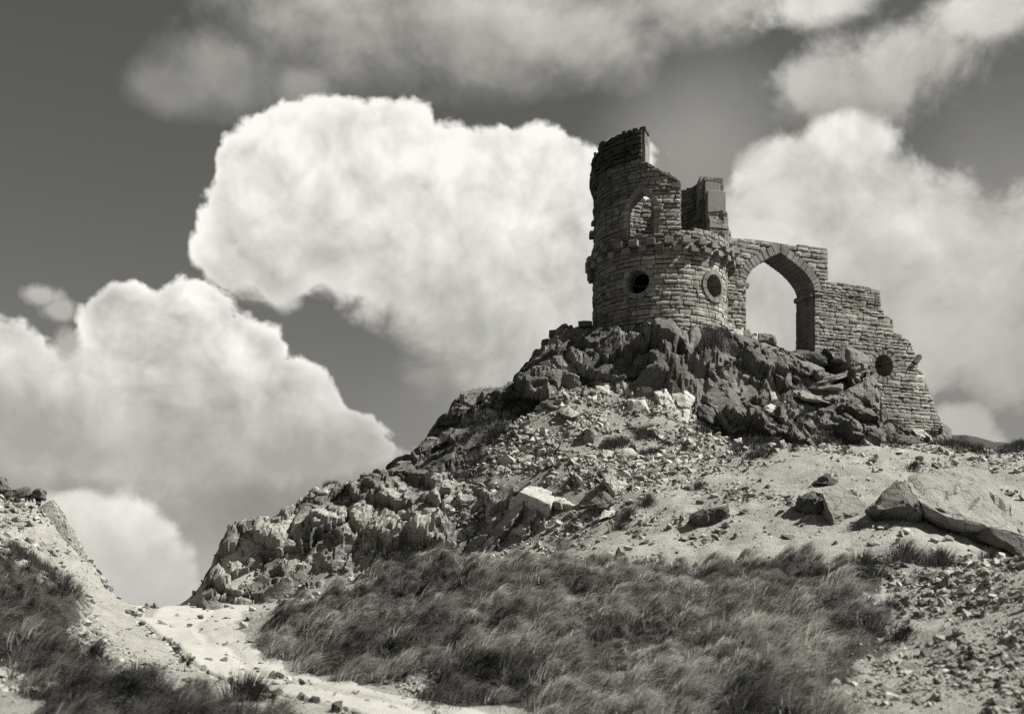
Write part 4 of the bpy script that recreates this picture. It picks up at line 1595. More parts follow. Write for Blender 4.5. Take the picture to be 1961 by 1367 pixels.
# rough ends of the steps
for i in range(2, len(W_SIL) - 1):
    a, b = W_POLY[i], W_POLY[i + 1]
    if a[1] - b[1] > 0.12:
        z = b[1]
        while z < a[1] - 0.05:
            h = min(random.uniform(0.13, 0.19), a[1] - z)
            t = (z + h / 2 - b[1]) / (a[1] - b[1])
            s = b[0] + (a[0] - b[0]) * t
            d = 0.02
            while d < W_THK - 0.08:
                w = min(random.uniform(0.25, 0.5), W_THK - d)
                p = WO + WD * (s - 0.03) - WN * (d + w / 2)
                M = Matrix.Translation((p.x, p.y, z + h / 2)) @ Matrix.Rotation(W_ANG + math.pi / 2, 4, 'Z')
                wrel.add(M @ Matrix.Diagonal((w - 0.012, 0.09, h - 0.014, 1)), 0.19 * random.uniform(0.8, 1.2), 0.2)
                d += w
            z += h
wm.build(300)
# great arch ring
ring = empty('pointed_arch', (0, 0, 0))
ring.parent = wall
for arc, out, sgn in ((arcL, outL, -1), (arcR, outR, 1)):
    for i in range(NV):
        def lerp(a, b, t): return (a[0] + (b[0] - a[0]) * t, a[1] + (b[1] - a[1]) * t)
        i0, i1 = lerp(arc[i], arc[i + 1], 0.03), lerp(arc[i], arc[i + 1], 0.97)
        o0, o1 = lerp(out[i], out[i + 1], 0.03), lerp(out[i], out[i + 1], 0.97)
        q = [i0, o0, o1, i1] if sgn > 0 else [i0, i1, o1, o0]
        ring_block('voussoir', wmap, WB, q, -0.05 - random.uniform(0, 0.03), W_THK - 0.02, ring, 0.175 * random.uniform(0.82, 1.15), 700 + i + (50 if sgn > 0 else 0))
for side, s0 in ((1, sA1), (-1, sA0)):
    a, b = (s0 - 0.14, s0 + 0.22) if side > 0 else (s0 - 0.3, s0 + 0.13)
    ring_block('impost', wmap, WB, [(a, Z_SP - 0.2), (b, Z_SP - 0.2), (b, Z_SP - 0.01), (a, Z_SP - 0.01)], 0.02 if side > 0 else -0.06, W_THK - 0.01, ring, 0.15, 780 + side)
# round window ring
rw = empty('round_window', Vector(wmap(sRW, zRW, 0)) - Vector(WB))
rw.parent = wall
base = wmap(sRW, zRW, 0)
for i in range(15):
    a0, a1 = 2 * math.pi * (i + 0.05) / 15, 2 * math.pi * (i + 0.95) / 15
    ro_, ri_ = RRW + random.uniform(0.19, 0.27), RRW - 0.01
    q = [(sRW + r_ * math.cos(a), zRW + r_ * math.sin(a)) for r_, a in ((ri_, a0), (ro_, a0), (ro_, a1), (ri_, a1))]
    ring_block('voussoir', wmap, base, q, -0.04 - random.uniform(0, 0.03), W_THK - 0.03, rw, 0.165 * random.uniform(0.8, 1.15), 800 + i)
# top coping stones of the wall, irregular
for i in range(1, len(W_SIL) - 2):
    a, b = W_POLY[i], W_POLY[i + 1]
    if b[0] - a[0] < 0.25: continue
    s = a[0]
    while s < b[0] - 0.1:
        w = min(random.uniform(0.3, 0.6), b[0] - s)
        za, zb = a[1] + (b[1] - a[1]) * (s - a[0]) / (b[0] - a[0]), a[1] + (b[1] - a[1]) * (s + w - a[0]) / (b[0] - a[0])
        t = random.uniform(0.0, 0.06)
        ring_block('coping_stone', wmap, WB, [(s + 0.006, za - 0.12), (s + w - 0.006, zb - 0.12), (s + w - 0.006, zb + t), (s + 0.006, za + t)], -random.uniform(0.02, 0.07), W_THK, wall, 0.18 * random.uniform(0.8, 1.2), 830 + int(s * 50))
        s += w
# projecting bracket on the buttress, toothing stones by the tower
sb, zb = wall_hit(1752, 690)
ring_block('bracket_stone', wmap, WB, [(sb - 0.22, zb - 0.1), (sb - 0.06, zb - 0.24), (sb + 0.22, zb + 0.1), (sb + 0.1, zb + 0.24)], -0.22, 0.3, wall, 0.11, 901)
for (px, py, w, h, pr) in ((1412, 505, 0.3, 0.16, 0.12), (1398, 572, 0.4, 0.17, 0.2), (1416, 545, 0.42, 0.14, 0.1), (1404, 480, 0.35, 0.2, 0.12)):
    s, z = wall_hit(px, py)
    ring_block('toothing_stone', wmap, WB, [(s - w / 2, z - h / 2), (s + w / 2, z - h / 2), (s + w / 2, z + h / 2), (s - w / 2, z + h / 2)], -pr, 0.2, wall, 0.17, 905 + int(px))


# ------------------------------------------------------------------ rocks
def zoomed(x0, y0, k):
    return lambda pts: [(x0 + p[0] * k, y0 + p[1] * k) + tuple(p[2:]) for p in pts]


Z3 = zoomed(980, 600, 0.255)
ZR = zoomed(1400, 600, 0.19025)
ZL = zoomed(740, 640, 0.2195)
ZQ = zoomed(360, 860, 0.306)
Z5 = zoomed(860, 840, 0.2958)
Z6 = zoomed(1400, 820, 0.2861)
Z7 = zoomed(0, 880, 0.3563)
ZW = zoomed(1650, 560, 0.2488)


def hull_rock(name, pts3, mat, parent, tone, rough=0.05, cuts=3, seed=0, origin=None, sharp=22, freq=1.0):
    """a rock from the points of its corners: convex hull, subdivided, then broken up by noise"""
    bm = bmesh.new()
    for p in pts3: bm.verts.new(p)
    bmesh.ops.remove_doubles(bm, verts=bm.verts, dist=0.01)
    r = bmesh.ops.convex_hull(bm, input=bm.verts)
    junk = [v for v in bm.verts if not v.link_faces]
    bmesh.ops.delete(bm, geom=junk, context='VERTS')
    size = max((max(p[i] for p in pts3) - min(p[i] for p in pts3)) for i in range(3))
    bmesh.ops.bevel(bm, geom=list(bm.edges), offset=0.014 * size, segments=1, affect='EDGES', clamp_overlap=True)
    bmesh.ops.triangulate(bm, faces=bm.faces)
    target = max(0.07, size / 16)
    for _ in range(5):
        long = [e for e in bm.edges if e.calc_length() > target * 1.5]
        if not long or len(bm.faces) > 2600: break
        bmesh.ops.subdivide_edges(bm, edges=long, cuts=1)
        bmesh.ops.triangulate(bm, faces=bm.faces)
    bm.normal_update()
    co = np.array([v.co for v in bm.verts])
    no = np.array([v.normal for v in bm.verts])
    s = 1.0 / max(size, 0.3)
    n1 = fbm(co * (2.2 * s * freq) + seed * 3.7, 4, seed)
    n2 = fbm(co * 5.0 * freq + seed, 3, seed + 2)
    wv, we = worley(co * (3.0 * s * freq) + seed, seed + 4)
    fv, fe = facets(co * (2.6 * s * freq) + seed * 1.3, seed + 7, 1.0)
    d = fv * rough * size * 1.5 + n1 * rough * size * 0.35 + n2 * min(0.03, rough * size * 0.25) + (wv - 0.5) * rough * size * 0.4 - np.exp(-(we / 0.06) ** 2) * rough * size * 0.45
    co = co + no * d[:, None]
    o0 = Vector(origin) if origin is not None else Vector((0, 0, 0))
    for v, c in zip(bm.verts, co): v.co = Vector(c) - o0
    bmesh.ops.recalc_face_normals(bm, faces=bm.faces)
    me = bpy.data.meshes.new(name)
    bm.to_mesh(me)
    bm.free()
    me.polygons.foreach_set('use_smooth', [True] * len(me.polygons))
    me.set_sharp_from_angle(angle=R(sharp))
    o = link(name, me, mat, parent, tone)
    if parent is None: o.location = o0
    return o


def outline_points(outline, D, t, bulge=0.35, back=0.8, seed=0, lean=0.0):
    """front outline at distance D, a raised face in front, and a smaller back: all real depth"""
    rg = random.Random(seed)
    cx = sum(p[0] for p in outline) / len(outline)
    cy = sum(p[1] for p in outline) / len(outline)
    ys = [p[1] for p in outline]
    y0, y1 = min(ys), max(ys)
    pts = []
    for p in outline:
        dd = p[2] if len(p) > 2 else 0.0
        dl = lean * (0.5 - (p[1] - y0) / (y1 - y0 + 1e-6)) + dd
        pts.append(P(p[0], p[1], D + dl))
        pts.append(P(cx + (p[0] - cx) * 0.62 + rg.uniform(-3, 3), cy + (p[1] - cy) * 0.62 + rg.uniform(-3, 3), D + dl * 0.6 - bulge * rg.uniform(0.3, 1.0)) if len(p) < 3 else P(p[0], p[1], D + dl))
        pts.append(P(cx + (p[0] - cx) * back, cy + (p[1] - cy) * back + 3, D + t + dl * 0.3))
    return pts


def centroid_hit(outline, low=0.75):
    cx = sum(p[0] for p in outline) / len(outline)
    ys = [p[1] for p in outline]
    h = hit(cx, min(ys) + (max(ys) - min(ys)) * low)
    return h


def rock_out(name, outline, parent, tone, t=0.7, bulge=0.3, D=None, dD=0.0, rough=0.045, seed=0, lean=None, mat=None, back=0.85):
    h = centroid_hit(outline)
    d = (h.y if D is None else D) + dD
    ys = [p[1] for p in outline]
    if lean is None: lean = 0.5 * (max(ys) - min(ys)) / FPX * d
    pts = outline_points(outline, d, t, bulge, back, seed, lean)
    o = None if parent is not None else None
    org = None
    if parent is None:
        cx = sum(p[0] for p in outline) / len(outline)
        org = P(cx, max(ys), d + 0.2 * t)
    return hull_rock(name, pts, mat or M_ROCK, parent, tone, rough, seed=seed, origin=org)


crag = empty('rocky_crag', (0, 0, 0))
tag(crag, 'dark blocky gritstone crag carrying the round tower and arched wall', 'crag')
cliff = empty('quarry_cliff', (0, 0, 0))
tag(cliff, 'pale broken quarry face running left from the big split boulder to the track', 'cliff')
link('bedrock', bedrock('bedrock', -4.5, 17.5, 34.5, 47.5, crag_w, 0.06, lambda p, w: 0.122 + 0.05 * fbm(p * 0.9, 3, 5), 0.78, 11), M_ROCK_A, crag)
link('bedrock', bedrock('bedrock', -11.5, 1.6, 31.0, 37.6, quarry_w, 0.055, lambda p, w: 0.20 + 0.10 * fbm(p * 0.8, 3, 6), 0.85, 23, (1.1, 1.0, 0.8), 1.1), M_ROCK_A, cliff)
CRAG = [
    # outline, tone, thickness, bulge
    (Z3([(280, 125), (370, 120), (365, 180), (285, 185)]), .10), (Z3([(225, 195), (275, 190), (270, 265), (228, 268)]), .11), (Z3([(270, 195), (400, 185), (415, 262), (290, 268)]), .12),
    (Z3([(400, 195), (540, 180), (535, 262), (420, 268)]), .11), (Z3([(150, 290), (185, 262), (235, 290), (240, 390), (155, 400), (142, 350)]), .11),
    (Z3([(235, 290), (320, 270), (380, 340), (375, 410), (300, 420), (240, 400)]), .12), (Z3([(330, 270), (470, 260), (545, 290), (480, 365), (390, 340)]), .11),
    (Z3([(450, 400), (560, 275), (640, 345), (610, 425), (510, 430)]), .13), (Z3([(615, 240), (690, 230), (705, 330), (640, 350)]), .11),
    (Z3([(700, 260), (840, 170), (960, 180), (1000, 290), (960, 390), (800, 410), (740, 340)]), .125), (Z3([(780, 150), (920, 130), (965, 215), (830, 205)]), .12),
    (Z3([(900, 180), (1010, 160), (1130, 300), (1000, 400), (920, 385)]), .125), (Z3([(1005, 180), (1060, 190), (1180, 280), (1110, 312), (1020, 235)]), .30),
    (Z3([(500, 60), (605, 55), (612, 112), (505, 115)]), .10), (Z3([(380, 95), (455, 90), (460, 125), (380, 130)]), .08), (Z3([(630, 395), (765, 410), (745, 475), (630, 485)]), .12),
    (Z3([(250, 410), (380, 410), (420, 470), (300, 500), (210, 480)]), .11), (Z3([(90, 500), (140, 420), (230, 410), (250, 520), (130, 560)]), .11),
    (Z3([(370, 440), (480, 420), (520, 480), (400, 510)]), .12),
    (Z3([(1110, 350), (1300, 330), (1450, 350), (1500, 520), (1400, 570), (1200, 530), (1090, 430)]), .12), (Z3([(1380, 480), (1480, 420), (1600, 480), (1720, 640), (1830, 830), (1800, 905), (1640, 885), (1480, 710), (1390, 600)]), .125),
    (Z3([(1130, 290), (1290, 270), (1330, 340), (1200, 360)]), .10), (Z3([(1040, 440), (1130, 450), (1130, 512), (1050, 525)]), .12), (Z3([(1370, 640), (1500, 700), (1600, 840), (1500, 860), (1370, 760)]), .09),
    (Z3([(760, 420), (920, 400), (1000, 440), (920, 500), (790, 490)]), .12), (Z3([(940, 400), (1080, 380), (1110, 440), (1020, 480)]), .11),
    # pale broken cliff under the crag
    (Z3([(830, 500), (890, 520), (905, 630), (850, 655)]), .40), (Z3([(920, 510), (1030, 505), (1090, 600), (1000, 622), (940, 560)]), .34), (Z3([(1060, 580), (1150, 570), (1230, 690), (1200, 755), (1090, 690)]), .42),
    (Z3([(1150, 575), (1300, 565), (1390, 620), (1340, 720), (1250, 745)]), .38), (Z3([(870, 645), (1000, 640), (1050, 740), (880, 775)]), .42), (Z3([(620, 540), (730, 535), (745, 620), (630, 612)]), .36),
    (Z3([(1290, 560), (1400, 550), (1405, 640), (1330, 665)]), .22), (Z3([(1140, 740), (1330, 720), (1330, 830), (1200, 840)]), .40), (Z3([(780, 520), (830, 510), (840, 640), (790, 620)]), .33),
    # by the left pier of the arch
    (Z3([(1500, 50), (1600, 70), (1690, 95), (1640, 130), (1540, 85)]), .36), (Z3([(1610, 110), (1735, 110), (1740, 200), (1680, 212)]), .34), (Z3([(1730, 130), (1790, 128), (1805, 222), (1740, 248), (1700, 212)]), .14),
    (Z3([(1790, 135), (1848, 140), (1842, 212), (1798, 226)]), .30), (Z3([(1840, 150), (1930, 158), (1930, 222), (1845, 226)]), .13),
    (Z3([(1600, 330), (1700, 340), (1710, 400), (1610, 410)]), .13), (Z3([(1700, 300), (1790, 300), (1780, 370), (1710, 370)]), .11), (Z3([(1620, 410), (1710, 420), (1700, 460), (1640, 455)]), .2),
    # the right-hand crag below the wall
    (ZR([(135, 345), (190, 310), (330, 310), (482, 352), (440, 372), (280, 392), (160, 372)]), .16), (ZR([(250, 190), (380, 210), (440, 230), (472, 335), (390, 312), (260, 285)]), .13),
    (ZR([(380, 500), (420, 400), (500, 375), (620, 460), (520, 560), (430, 552)]), .17), (ZR([(520, 560), (600, 470), (700, 460), (860, 520), (942, 560), (930, 642), (850, 632), (700, 575), (560, 592)]), .15),
    (ZR([(560, 405), (700, 372), (900, 380), (1010, 440), (960, 512), (850, 512), (650, 455)]), .08), (ZR([(1000, 482), (1060, 390), (1140, 320), (1152, 482), (1080, 502)]), .09),
    (ZR([(1140, 320), (1230, 340), (1270, 420), (1390, 430), (1400, 480), (1350, 562), (1230, 602), (1170, 602), (1152, 482)]), .17), (ZR([(620, 702), (930, 640), (1170, 582), (1170, 642), (900, 732), (700, 742)]), .17),
    (ZR([(730, 762), (900, 738), (1110, 720), (1105, 765), (880, 778)]), .16), (ZR([(1390, 482), (1440, 562), (1480, 682), (1482, 800), (1530, 900), (1480, 962), (1300, 972), (1290, 882), (1340, 742), (1340, 622)]), .17),
    (ZR([(1180, 742), (1340, 682), (1342, 802), (1290, 902), (1210, 932), (1080, 902), (1090, 842)]), .15), (ZR([(580, 762), (700, 768), (900, 832), (1010, 912), (760, 872), (600, 832)]), .22),
    (ZR([(1250, 962), (1480, 902), (1490, 952), (1330, 984)]), .2), (ZR([(1500, 802), (1560, 952), (1650, 1182), (1600, 1262), (1520, 1152), (1480, 1002)]), .13),
    (ZR([(1090, 1022), (1200, 962), (1340, 1042), (1480, 1082), (1330, 1112), (1230, 1122)]), .14), (ZR([(1330, 1112), (1480, 1092), (1560, 1202), (1560, 1282), (1460, 1332), (1340, 1262)]), .11),
    (ZR([(900, 982), (1020, 962), (1050, 1042), (930, 1062)]), .1), (ZR([(280, 832), (330, 762), (380, 802), (370, 892), (310, 982), (270, 932)]), .09),
    (ZR([(380, 782), (440, 792), (460, 862), (400, 902)]), .34), (ZR([(480, 892), (560, 882), (620, 952), (540, 962)]), .36), (ZR([(600, 952), (720, 932), (720, 1012), (620, 1012)]), .12),
    (ZR([(300, 960), (400, 900), (520, 970), (550, 1080), (420, 1060), (330, 1020)]), .46),
    (ZR([(1110, 1062), (1320, 1142), (1310, 1242), (1180, 1162)]), .12), (ZR([(1340, 1262), (1440, 1335), (1350, 1335)]), .36), (ZR([(1420, 400), (1445, 480), (1440, 560), (1395, 470)]), .2),
    (ZR([(400, 640), (440, 560), (520, 600), (500, 680)]), .12), (ZR([(510, 620), (600, 600), (620, 740), (520, 720)]), .13),
    (ZW([(630, 1020), (690, 1050), (702, 1165), (640, 1165), (600, 1085)]), .16), (ZW([(380, 1050), (470, 1050), (550, 1140), (480, 1162)]), .36), (ZW([(270, 1090), (440, 1110), (450, 1185), (200, 1192)]), .1),
    (ZW([(20, 1060), (130, 1070), (190, 1140), (150, 1178), (40, 1152)]), .12), (ZW([(190, 880), (240, 900), (265, 960), (220, 950)]), .36), (ZW([(560, 1110), (620, 1090), (640, 1160), (570, 1170)]), .24),
    (ZW([(370, 960), (400, 1000), (390, 1050), (370, 1020)]), .3), (ZW([(470, 1080), (520, 1100), (550, 1150), (500, 1140)]), .2),
    # left skyline
    (ZL([(290, 1055), (310, 930), (400, 895), (500, 920), (440, 1015), (340, 1055)]), .14), (ZL([(395, 885), (430, 810), (570, 820), (580, 855), (450, 895)]), .08),
    (ZL([(470, 785), (480, 745), (640, 730), (690, 765), (520, 815)]), .08), (ZL([(540, 715), (600, 630), (750, 640), (760, 695), (580, 725)]), .12), (ZL([(650, 500), (740, 490), (840, 480), (840, 565), (740, 645), (640, 615)]), .16),
    (ZL([(830, 490), (950, 465), (950, 565), (870, 635), (825, 565)]), .13), (ZL([(960, 470), (1050, 460), (1070, 505), (1030, 575), (965, 565)]), .12), (ZL([(1060, 410), (1110, 410), (1100, 505), (1060, 485)]), .12),
    (ZL([(960, 580), (1030, 580), (1010, 645), (930, 645)]), .1), (ZL([(1200, 405), (1260, 310), (1340, 310), (1350, 415), (1250, 455)]), .11),
    (ZL([(240, 1180), (300, 1060), (350, 1100), (300, 1180)]), .1),
    # smaller blocks that fill the crag
]
for k, (ol, tone) in enumerate(CRAG):
    w = (max(p[0] for p in ol) - min(p[0] for p in ol)) / FPX * 40
    rock_out('boulder', ol, crag, tone * 1.08, t=max(0.5, min(1.6, w * 0.9)), bulge=min(0.30, 0.12 + w * 0.14), dD=0.12, rough=0.035, seed=1000 + k)


def blob_template(seed, sub, cuts, rough):
    """plane-cut boulder of unit size"""
    bm = bmesh.new()
    bmesh.ops.create_icosphere(bm, subdivisions=sub, radius=1.0)
    co = np.array([v.co for v in bm.verts])
    rg = np.random.default_rng(seed)
    for _ in range(cuts):
        n = rg.normal(size=3); n /= np.linalg.norm(n)
        d = rg.uniform(0.45, 0.85)
        ex = np.maximum(0, co @ n - d)
        co = co - ex[:, None] * n[None]
    co += co * (fbm(co * 2.0 + seed, 3, seed) * rough)[:, None]
    f = np.array([[v.index for v in fc.verts] for fc in bm.faces])
    bm.free()
    return co, f


CHIP_T = [blob_template(500 + i, 1, 7, 0.08) for i in range(12)]          # 80 triangles
BOULD_T = [blob_template(600 + i, 3, 11, 0.07) for i in range(8)]
PEB_T = []
for i in range(10):
    rg_ = np.random.default_rng(700 + i)
    bm = bmesh.new()
    for p in rg_.normal(size=(9, 3)):
        bm.verts.new(Vector(p).normalized() * rg_.uniform(0.75, 1.1))
    bmesh.ops.convex_hull(bm, input=bm.verts)
    bmesh.ops.delete(bm, geom=[v for v in bm.verts if not v.link_faces], context='VERTS')
    bmesh.ops.triangulate(bm, faces=bm.faces)
    bm.verts.index_update()
    PEB_T.append((np.array([v.co for v in bm.verts]), np.array([[v.index for v in f.verts] for f in bm.faces])))
    bm.free()


def rand_rots(n, rg, flat=1.0):
    a = rg.uniform(0, 2 * np.pi, n)
    t = rg.normal(0, 0.25, (n, 2))
    ca, sa = np.cos(a), np.sin(a)
    M = np.zeros((n, 3, 3))
    M[:, 0, 0], M[:, 0, 1], M[:, 1, 0], M[:, 1, 1], M[:, 2, 2] = ca, -sa, sa, ca, 1
    T = np.zeros((n, 3, 3))
    T[:, 0, 0] = T[:, 1, 1] = T[:, 2, 2] = 1
    T[:, 0, 2], T[:, 2, 0], T[:, 1, 2], T[:, 2, 1] = t[:, 0], -t[:, 0], t[:, 1], -t[:, 1]
    return T @ M


def scatter_mesh(name, templates, pos, siz, tones, mat, parent, rg, squash=(0.45, 0.8), sink=0.15):
    n = len(pos)
    rot = rand_rots(n, rg)
    sc = np.stack([siz, siz * rg.uniform(0.6, 1.0, n), siz * rg.uniform(*squash, n)], 1)
    pick = rg.integers(0, len(templates), n)
    V, F, T, off = [], [], [], 0
    for k, (tv, tf) in enumerate(templates):
        ix = np.where(pick == k)[0]
        if not len(ix): continue
        v = np.einsum('nij,nvj->nvi', rot[ix], tv[None] * sc[ix][:, None, :]) + pos[ix][:, None, :]
        v[:, :, 2] += (sc[ix][:, 2] * (1 - 2 * sink) * 0.5)[:, None]
        m = len(tv)
        V.append(v.reshape(-1, 3))
        F.append((tf[None] + (np.arange(len(ix)) * m)[:, None, None]).reshape(-1, 3) + off)
        T.append(np.repeat(tones[ix], m))
        off += len(ix) * m
    me = mesh_np(name, np.concatenate(V), np.concatenate(F), False, {'tone': np.concatenate(T)})
    o = link(name, me, mat, parent)
    o['kind'] = 'stuff'
    return o


# where loose stone lies (world positions, chosen by the kind of ground)
srg = np.random.default_rng(99)
A_scree = blur(zone(px_, py_, YY, POLY_SCREE, 30, 39), 2)
stone_w = np.clip((1 - turf_w) * (0.35 + 0.25 * pale_w + 1.6 * A_scree + 0.15 * quarry_w) * (1 - crag_w), 0, 3)
clump = np.clip(0.55 + fbm(xyz * 0.8, 3, 91) * 1.1, 0.05, 2)
stone_w = stone_w * clump
vis_w = (np.abs(px_ - CXP) < 1150) & (py_ > 560) & (py_ < 1480) & (YY < 44) & (YY > 10)
stone_s = stone_w * vis_w * (1 - 0.9 * w_trk) * (1 - 0.4 * blur(z_pale, 3))
stone_w = stone_w * vis_w * (1 - 0.7 * blur(z_pale, 3)) * (1 - 0.95 * w_trk)


def sample_ground(w, n, rg):
    p = w / w.sum()
    idx = rg.choice(len(w), n, p=p)
    x = xyz[idx, 0] + rg.uniform(-GS / 2, GS / 2, n)
    y = xyz[idx, 1] + rg.uniform(-GS / 2, GS / 2, n)
    return np.stack([x, y, height(x, y)], 1)


# pebbles: nobody could count them
pos = sample_ground(stone_s * (1 + 1.6 * (YY < 22)), 44000, srg)
siz = np.clip(0.02 * srg.pareto(1.9, len(pos)) + 0.016, 0.015, 0.13) * (0.75 + 0.025 * (pos[:, 1] - 10))
scatter_mesh('pebbles', PEB_T, pos, siz, srg.uniform(0.13, 0.46, len(pos)), M_ROCK_A, ground, srg)
# scree lumps, joined
pos = sample_ground(stone_w * (0.15 + 2.2 * A_scree + 0.25 * quarry_w), 5200, srg)
siz = np.clip(0.05 * srg.pareto(2.6, len(pos)) + 0.045, 0.04, 0.22)
scatter_mesh('scree', PEB_T, pos, siz, srg.uniform(0.12, 0.48, len(pos)), M_ROCK_A, ground, srg, squash=(0.5, 0.9))
# the larger loose stones, one by one
CHIP_ME = []
for k, (v, f) in enumerate(CHIP_T):
    me = mesh_np('loose_stone', v, f, False)
    me.materials.append(M_ROCK)
    CHIP_ME.append(me)
pos = np.concatenate([sample_ground(stone_w * (0.1 + 1.6 * A_scree + 0.6 * quarry_w), 190, srg), sample_ground(stone_w * (pale_w + 0.1), 110, srg)])
for i, p in enumerate(pos):
    o = link('loose_stone', CHIP_ME[i % 12], None, ground, float(srg.uniform(0.14, 0.44)))
    s = float(np.clip(0.07 + 0.055 * srg.pareto(2.5), 0.07, 0.34)) * (0.6 if p[1] < 25 else 1.0)
    o.scale = (s * srg.uniform(0.8, 1.3), s * srg.uniform(0.7, 1.1), s * srg.uniform(0.4, 0.8))
    o.rotation_euler = (srg.normal(0, 0.3), srg.normal(0, 0.3), srg.uniform(0, 6.28))
    o.location = (p[0], p[1], p[2] + s * 0.15)

# clods and stones thrown up along the ruts
ta, tb = TRACK['a'], TRACK['b']
n_ = 520
ki = srg.integers(8, len(ta) - 1, n_)
ss = np.where(srg.random(n_) < 0.88, srg.normal(0.12, 0.018, n_), srg.normal(0.62, 0.05, n_))
cx_ = ta[ki, 0] * (1 - ss) + tb[ki, 0] * ss
cy_ = ta[ki, 1] * (1 - ss) + tb[ki, 1] * ss
cx_ = cx_ + 0.02 * np.sin(cy_ * 0.9) * (tb[ki, 0] - ta[ki, 0])
keep_ = fbm(np.stack([cx_ * 1.5, cy_ * 1.5, 0 * cx_], 1), 2, 15) > -0.25
cx_, cy_ = cx_[keep_], cy_[keep_]
scatter_mesh('clods', PEB_T, np.stack([cx_, cy_, height(cx_, cy_) + 0.06], 1), np.clip(0.03 * srg.pareto(2.2, len(cx_)) + 0.02, 0.02, 0.12), srg.uniform(0.05, 0.2, len(cx_)), M_ROCK_A, ground, srg)

# ---- quarry face blocks
QU = [
    (ZQ([(1380, 290), (1500, 290), (1512, 440), (1430, 472), (1380, 400)]), .2), (ZQ([(1390, 482), (1480, 440), (1502, 592), (1420, 562)]), .24), (ZQ([(1860, 300), (1958, 282), (1960, 422), (1870, 402)]), .44),
    (ZQ([(1790, 322), (1862, 290), (1862, 402)]), .22), (ZQ([(1500, 390), (1600, 430), (1612, 602), (1510, 602)]), .24), (ZQ([(1650, 480), (1740, 500), (1782, 542), (1720, 612), (1640, 602)]), .36),
    (ZQ([(880, 440), (955, 420), (955, 522), (890, 492)]), .26), (ZQ([(1030, 450), (1200, 430), (1242, 562), (1110, 602), (1020, 522)]), .25), (ZQ([(1240, 512), (1282, 508), (1284, 582), (1250, 572)]), .24),
    (ZQ([(252, 480), (340, 455), (450, 470), (442, 582), (290, 592), (260, 542)]), .17), (ZQ([(370, 532), (520, 490), (622, 470), (500, 542), (450, 602)]), .2), (ZQ([(1100, 622), (1350, 640), (1422, 662), (1340, 692), (1120, 702)]), .4),
    (ZQ([(1540, 662), (1602, 640), (1602, 692), (1545, 692)]), .42), 
    (ZQ([(230, 610), (330, 590), (400, 640), (300, 700)]), .3), (ZQ([(700, 340), (830, 300), (900, 330), (780, 420), (690, 440)]), .14), (ZQ([(840, 240), (960, 230), (1010, 290), (900, 340), (820, 300)]), .16),
    (ZQ([(1010, 310), (1120, 300), (1220, 370), (1180, 400), (1060, 370)]), .24), (ZQ([(1180, 260), (1260, 250), (1290, 330), (1220, 350)]), .22), (ZQ([(640, 560), (760, 480), (840, 520), (820, 640), (680, 660)]), .36),
    (ZQ([(440, 620), (560, 580), (640, 640), (560, 720), (450, 700)]), .32), (ZQ([(940, 370), (1080, 380), (1180, 420), (1040, 440), (950, 430)]), .38),
    (ZQ([(1720, 420), (1800, 430), (1830, 520), (1760, 540)]), .22), (ZQ([(1800, 550), (1880, 520), (1900, 640), (1810, 640)]), .34), (ZQ([(1300, 330), (1370, 320), (1380, 430), (1310, 410)]), .2),
    (Z5([(235, 370), (325, 392), (302, 482), (240, 482)]), .45), (Z5([(250, 502), (360, 522), (342, 622), (250, 592)]), .42), (Z5([(90, 590), (150, 580), (160, 640), (110, 680)]), .42), (Z5([(170, 400), (238, 365), (238, 480), (180, 450)]), .2),
    (Z5([(20, 600), (100, 570), (120, 690), (40, 700)]), .22), (Z5([(190, 660), (240, 640), (270, 720), (200, 740)]), .42), (Z5([(225, 590), (320, 600), (310, 690), (240, 680)]), .17),
]
for k, (ol, tone) in enumerate(QU):
    w = (max(p[0] for p in ol) - min(p[0] for p in ol)) / FPX * 34
    rock_out('rock', ol, cliff, tone, t=max(0.45, min(1.3, w * 0.9)), bulge=min(0.28, 0.08 + w * 0.16), dD=0.34, rough=0.05, seed=1300 + k)
# the face between them is broken too: small blocks and cracks
for wgt, cnt, par, lo, hi, tl, th_ in ((quarry_w * (YY > 32), 45, cliff, 0.06, 0.3, 0.14, 0.34), (crag_w * (YY > 35), 60, crag, 0.12, 0.42, 0.06, 0.17)):
    for p in sample_ground(wgt * vis_w, cnt, srg):
        o = link('broken_stone', CHIP_ME[int(srg.integers(0, 12))], None, par, float(srg.uniform(tl, th_)))
        s_ = float(np.clip(lo + 0.07 * srg.pareto(2.6), lo, hi))
        o.scale = (s_, s_ * srg.uniform(0.6, 1.0), s_ * srg.uniform(0.6, 1.0))
        o.rotation_euler = (srg.normal(0, 0.3), srg.normal(0, 0.3), srg.uniform(0, 6.28))
        o.location = (p[0], p[1], p[2] + s_ * 0.1)


# ---- boulders that stand alone
def lone(name, outline, label, cat, tone, **kw):
    o = rock_out(name, outline, None, tone, **kw)
    return tag(o, label, cat)


sp_h = hit(*Z5([(560, 560)])[0])
DS = sp_h.y - 0.3
split = empty('split_boulder', P(*Z5([(560, 560)])[0], DS))
tag(split, 'largest cracked boulder with pale flat top and dark overhanging face on the slope', 'boulder')


def pts_at(zf, pts, D):
    return [P(q[0], q[1], D + q[2]) for q in zf(pts)]


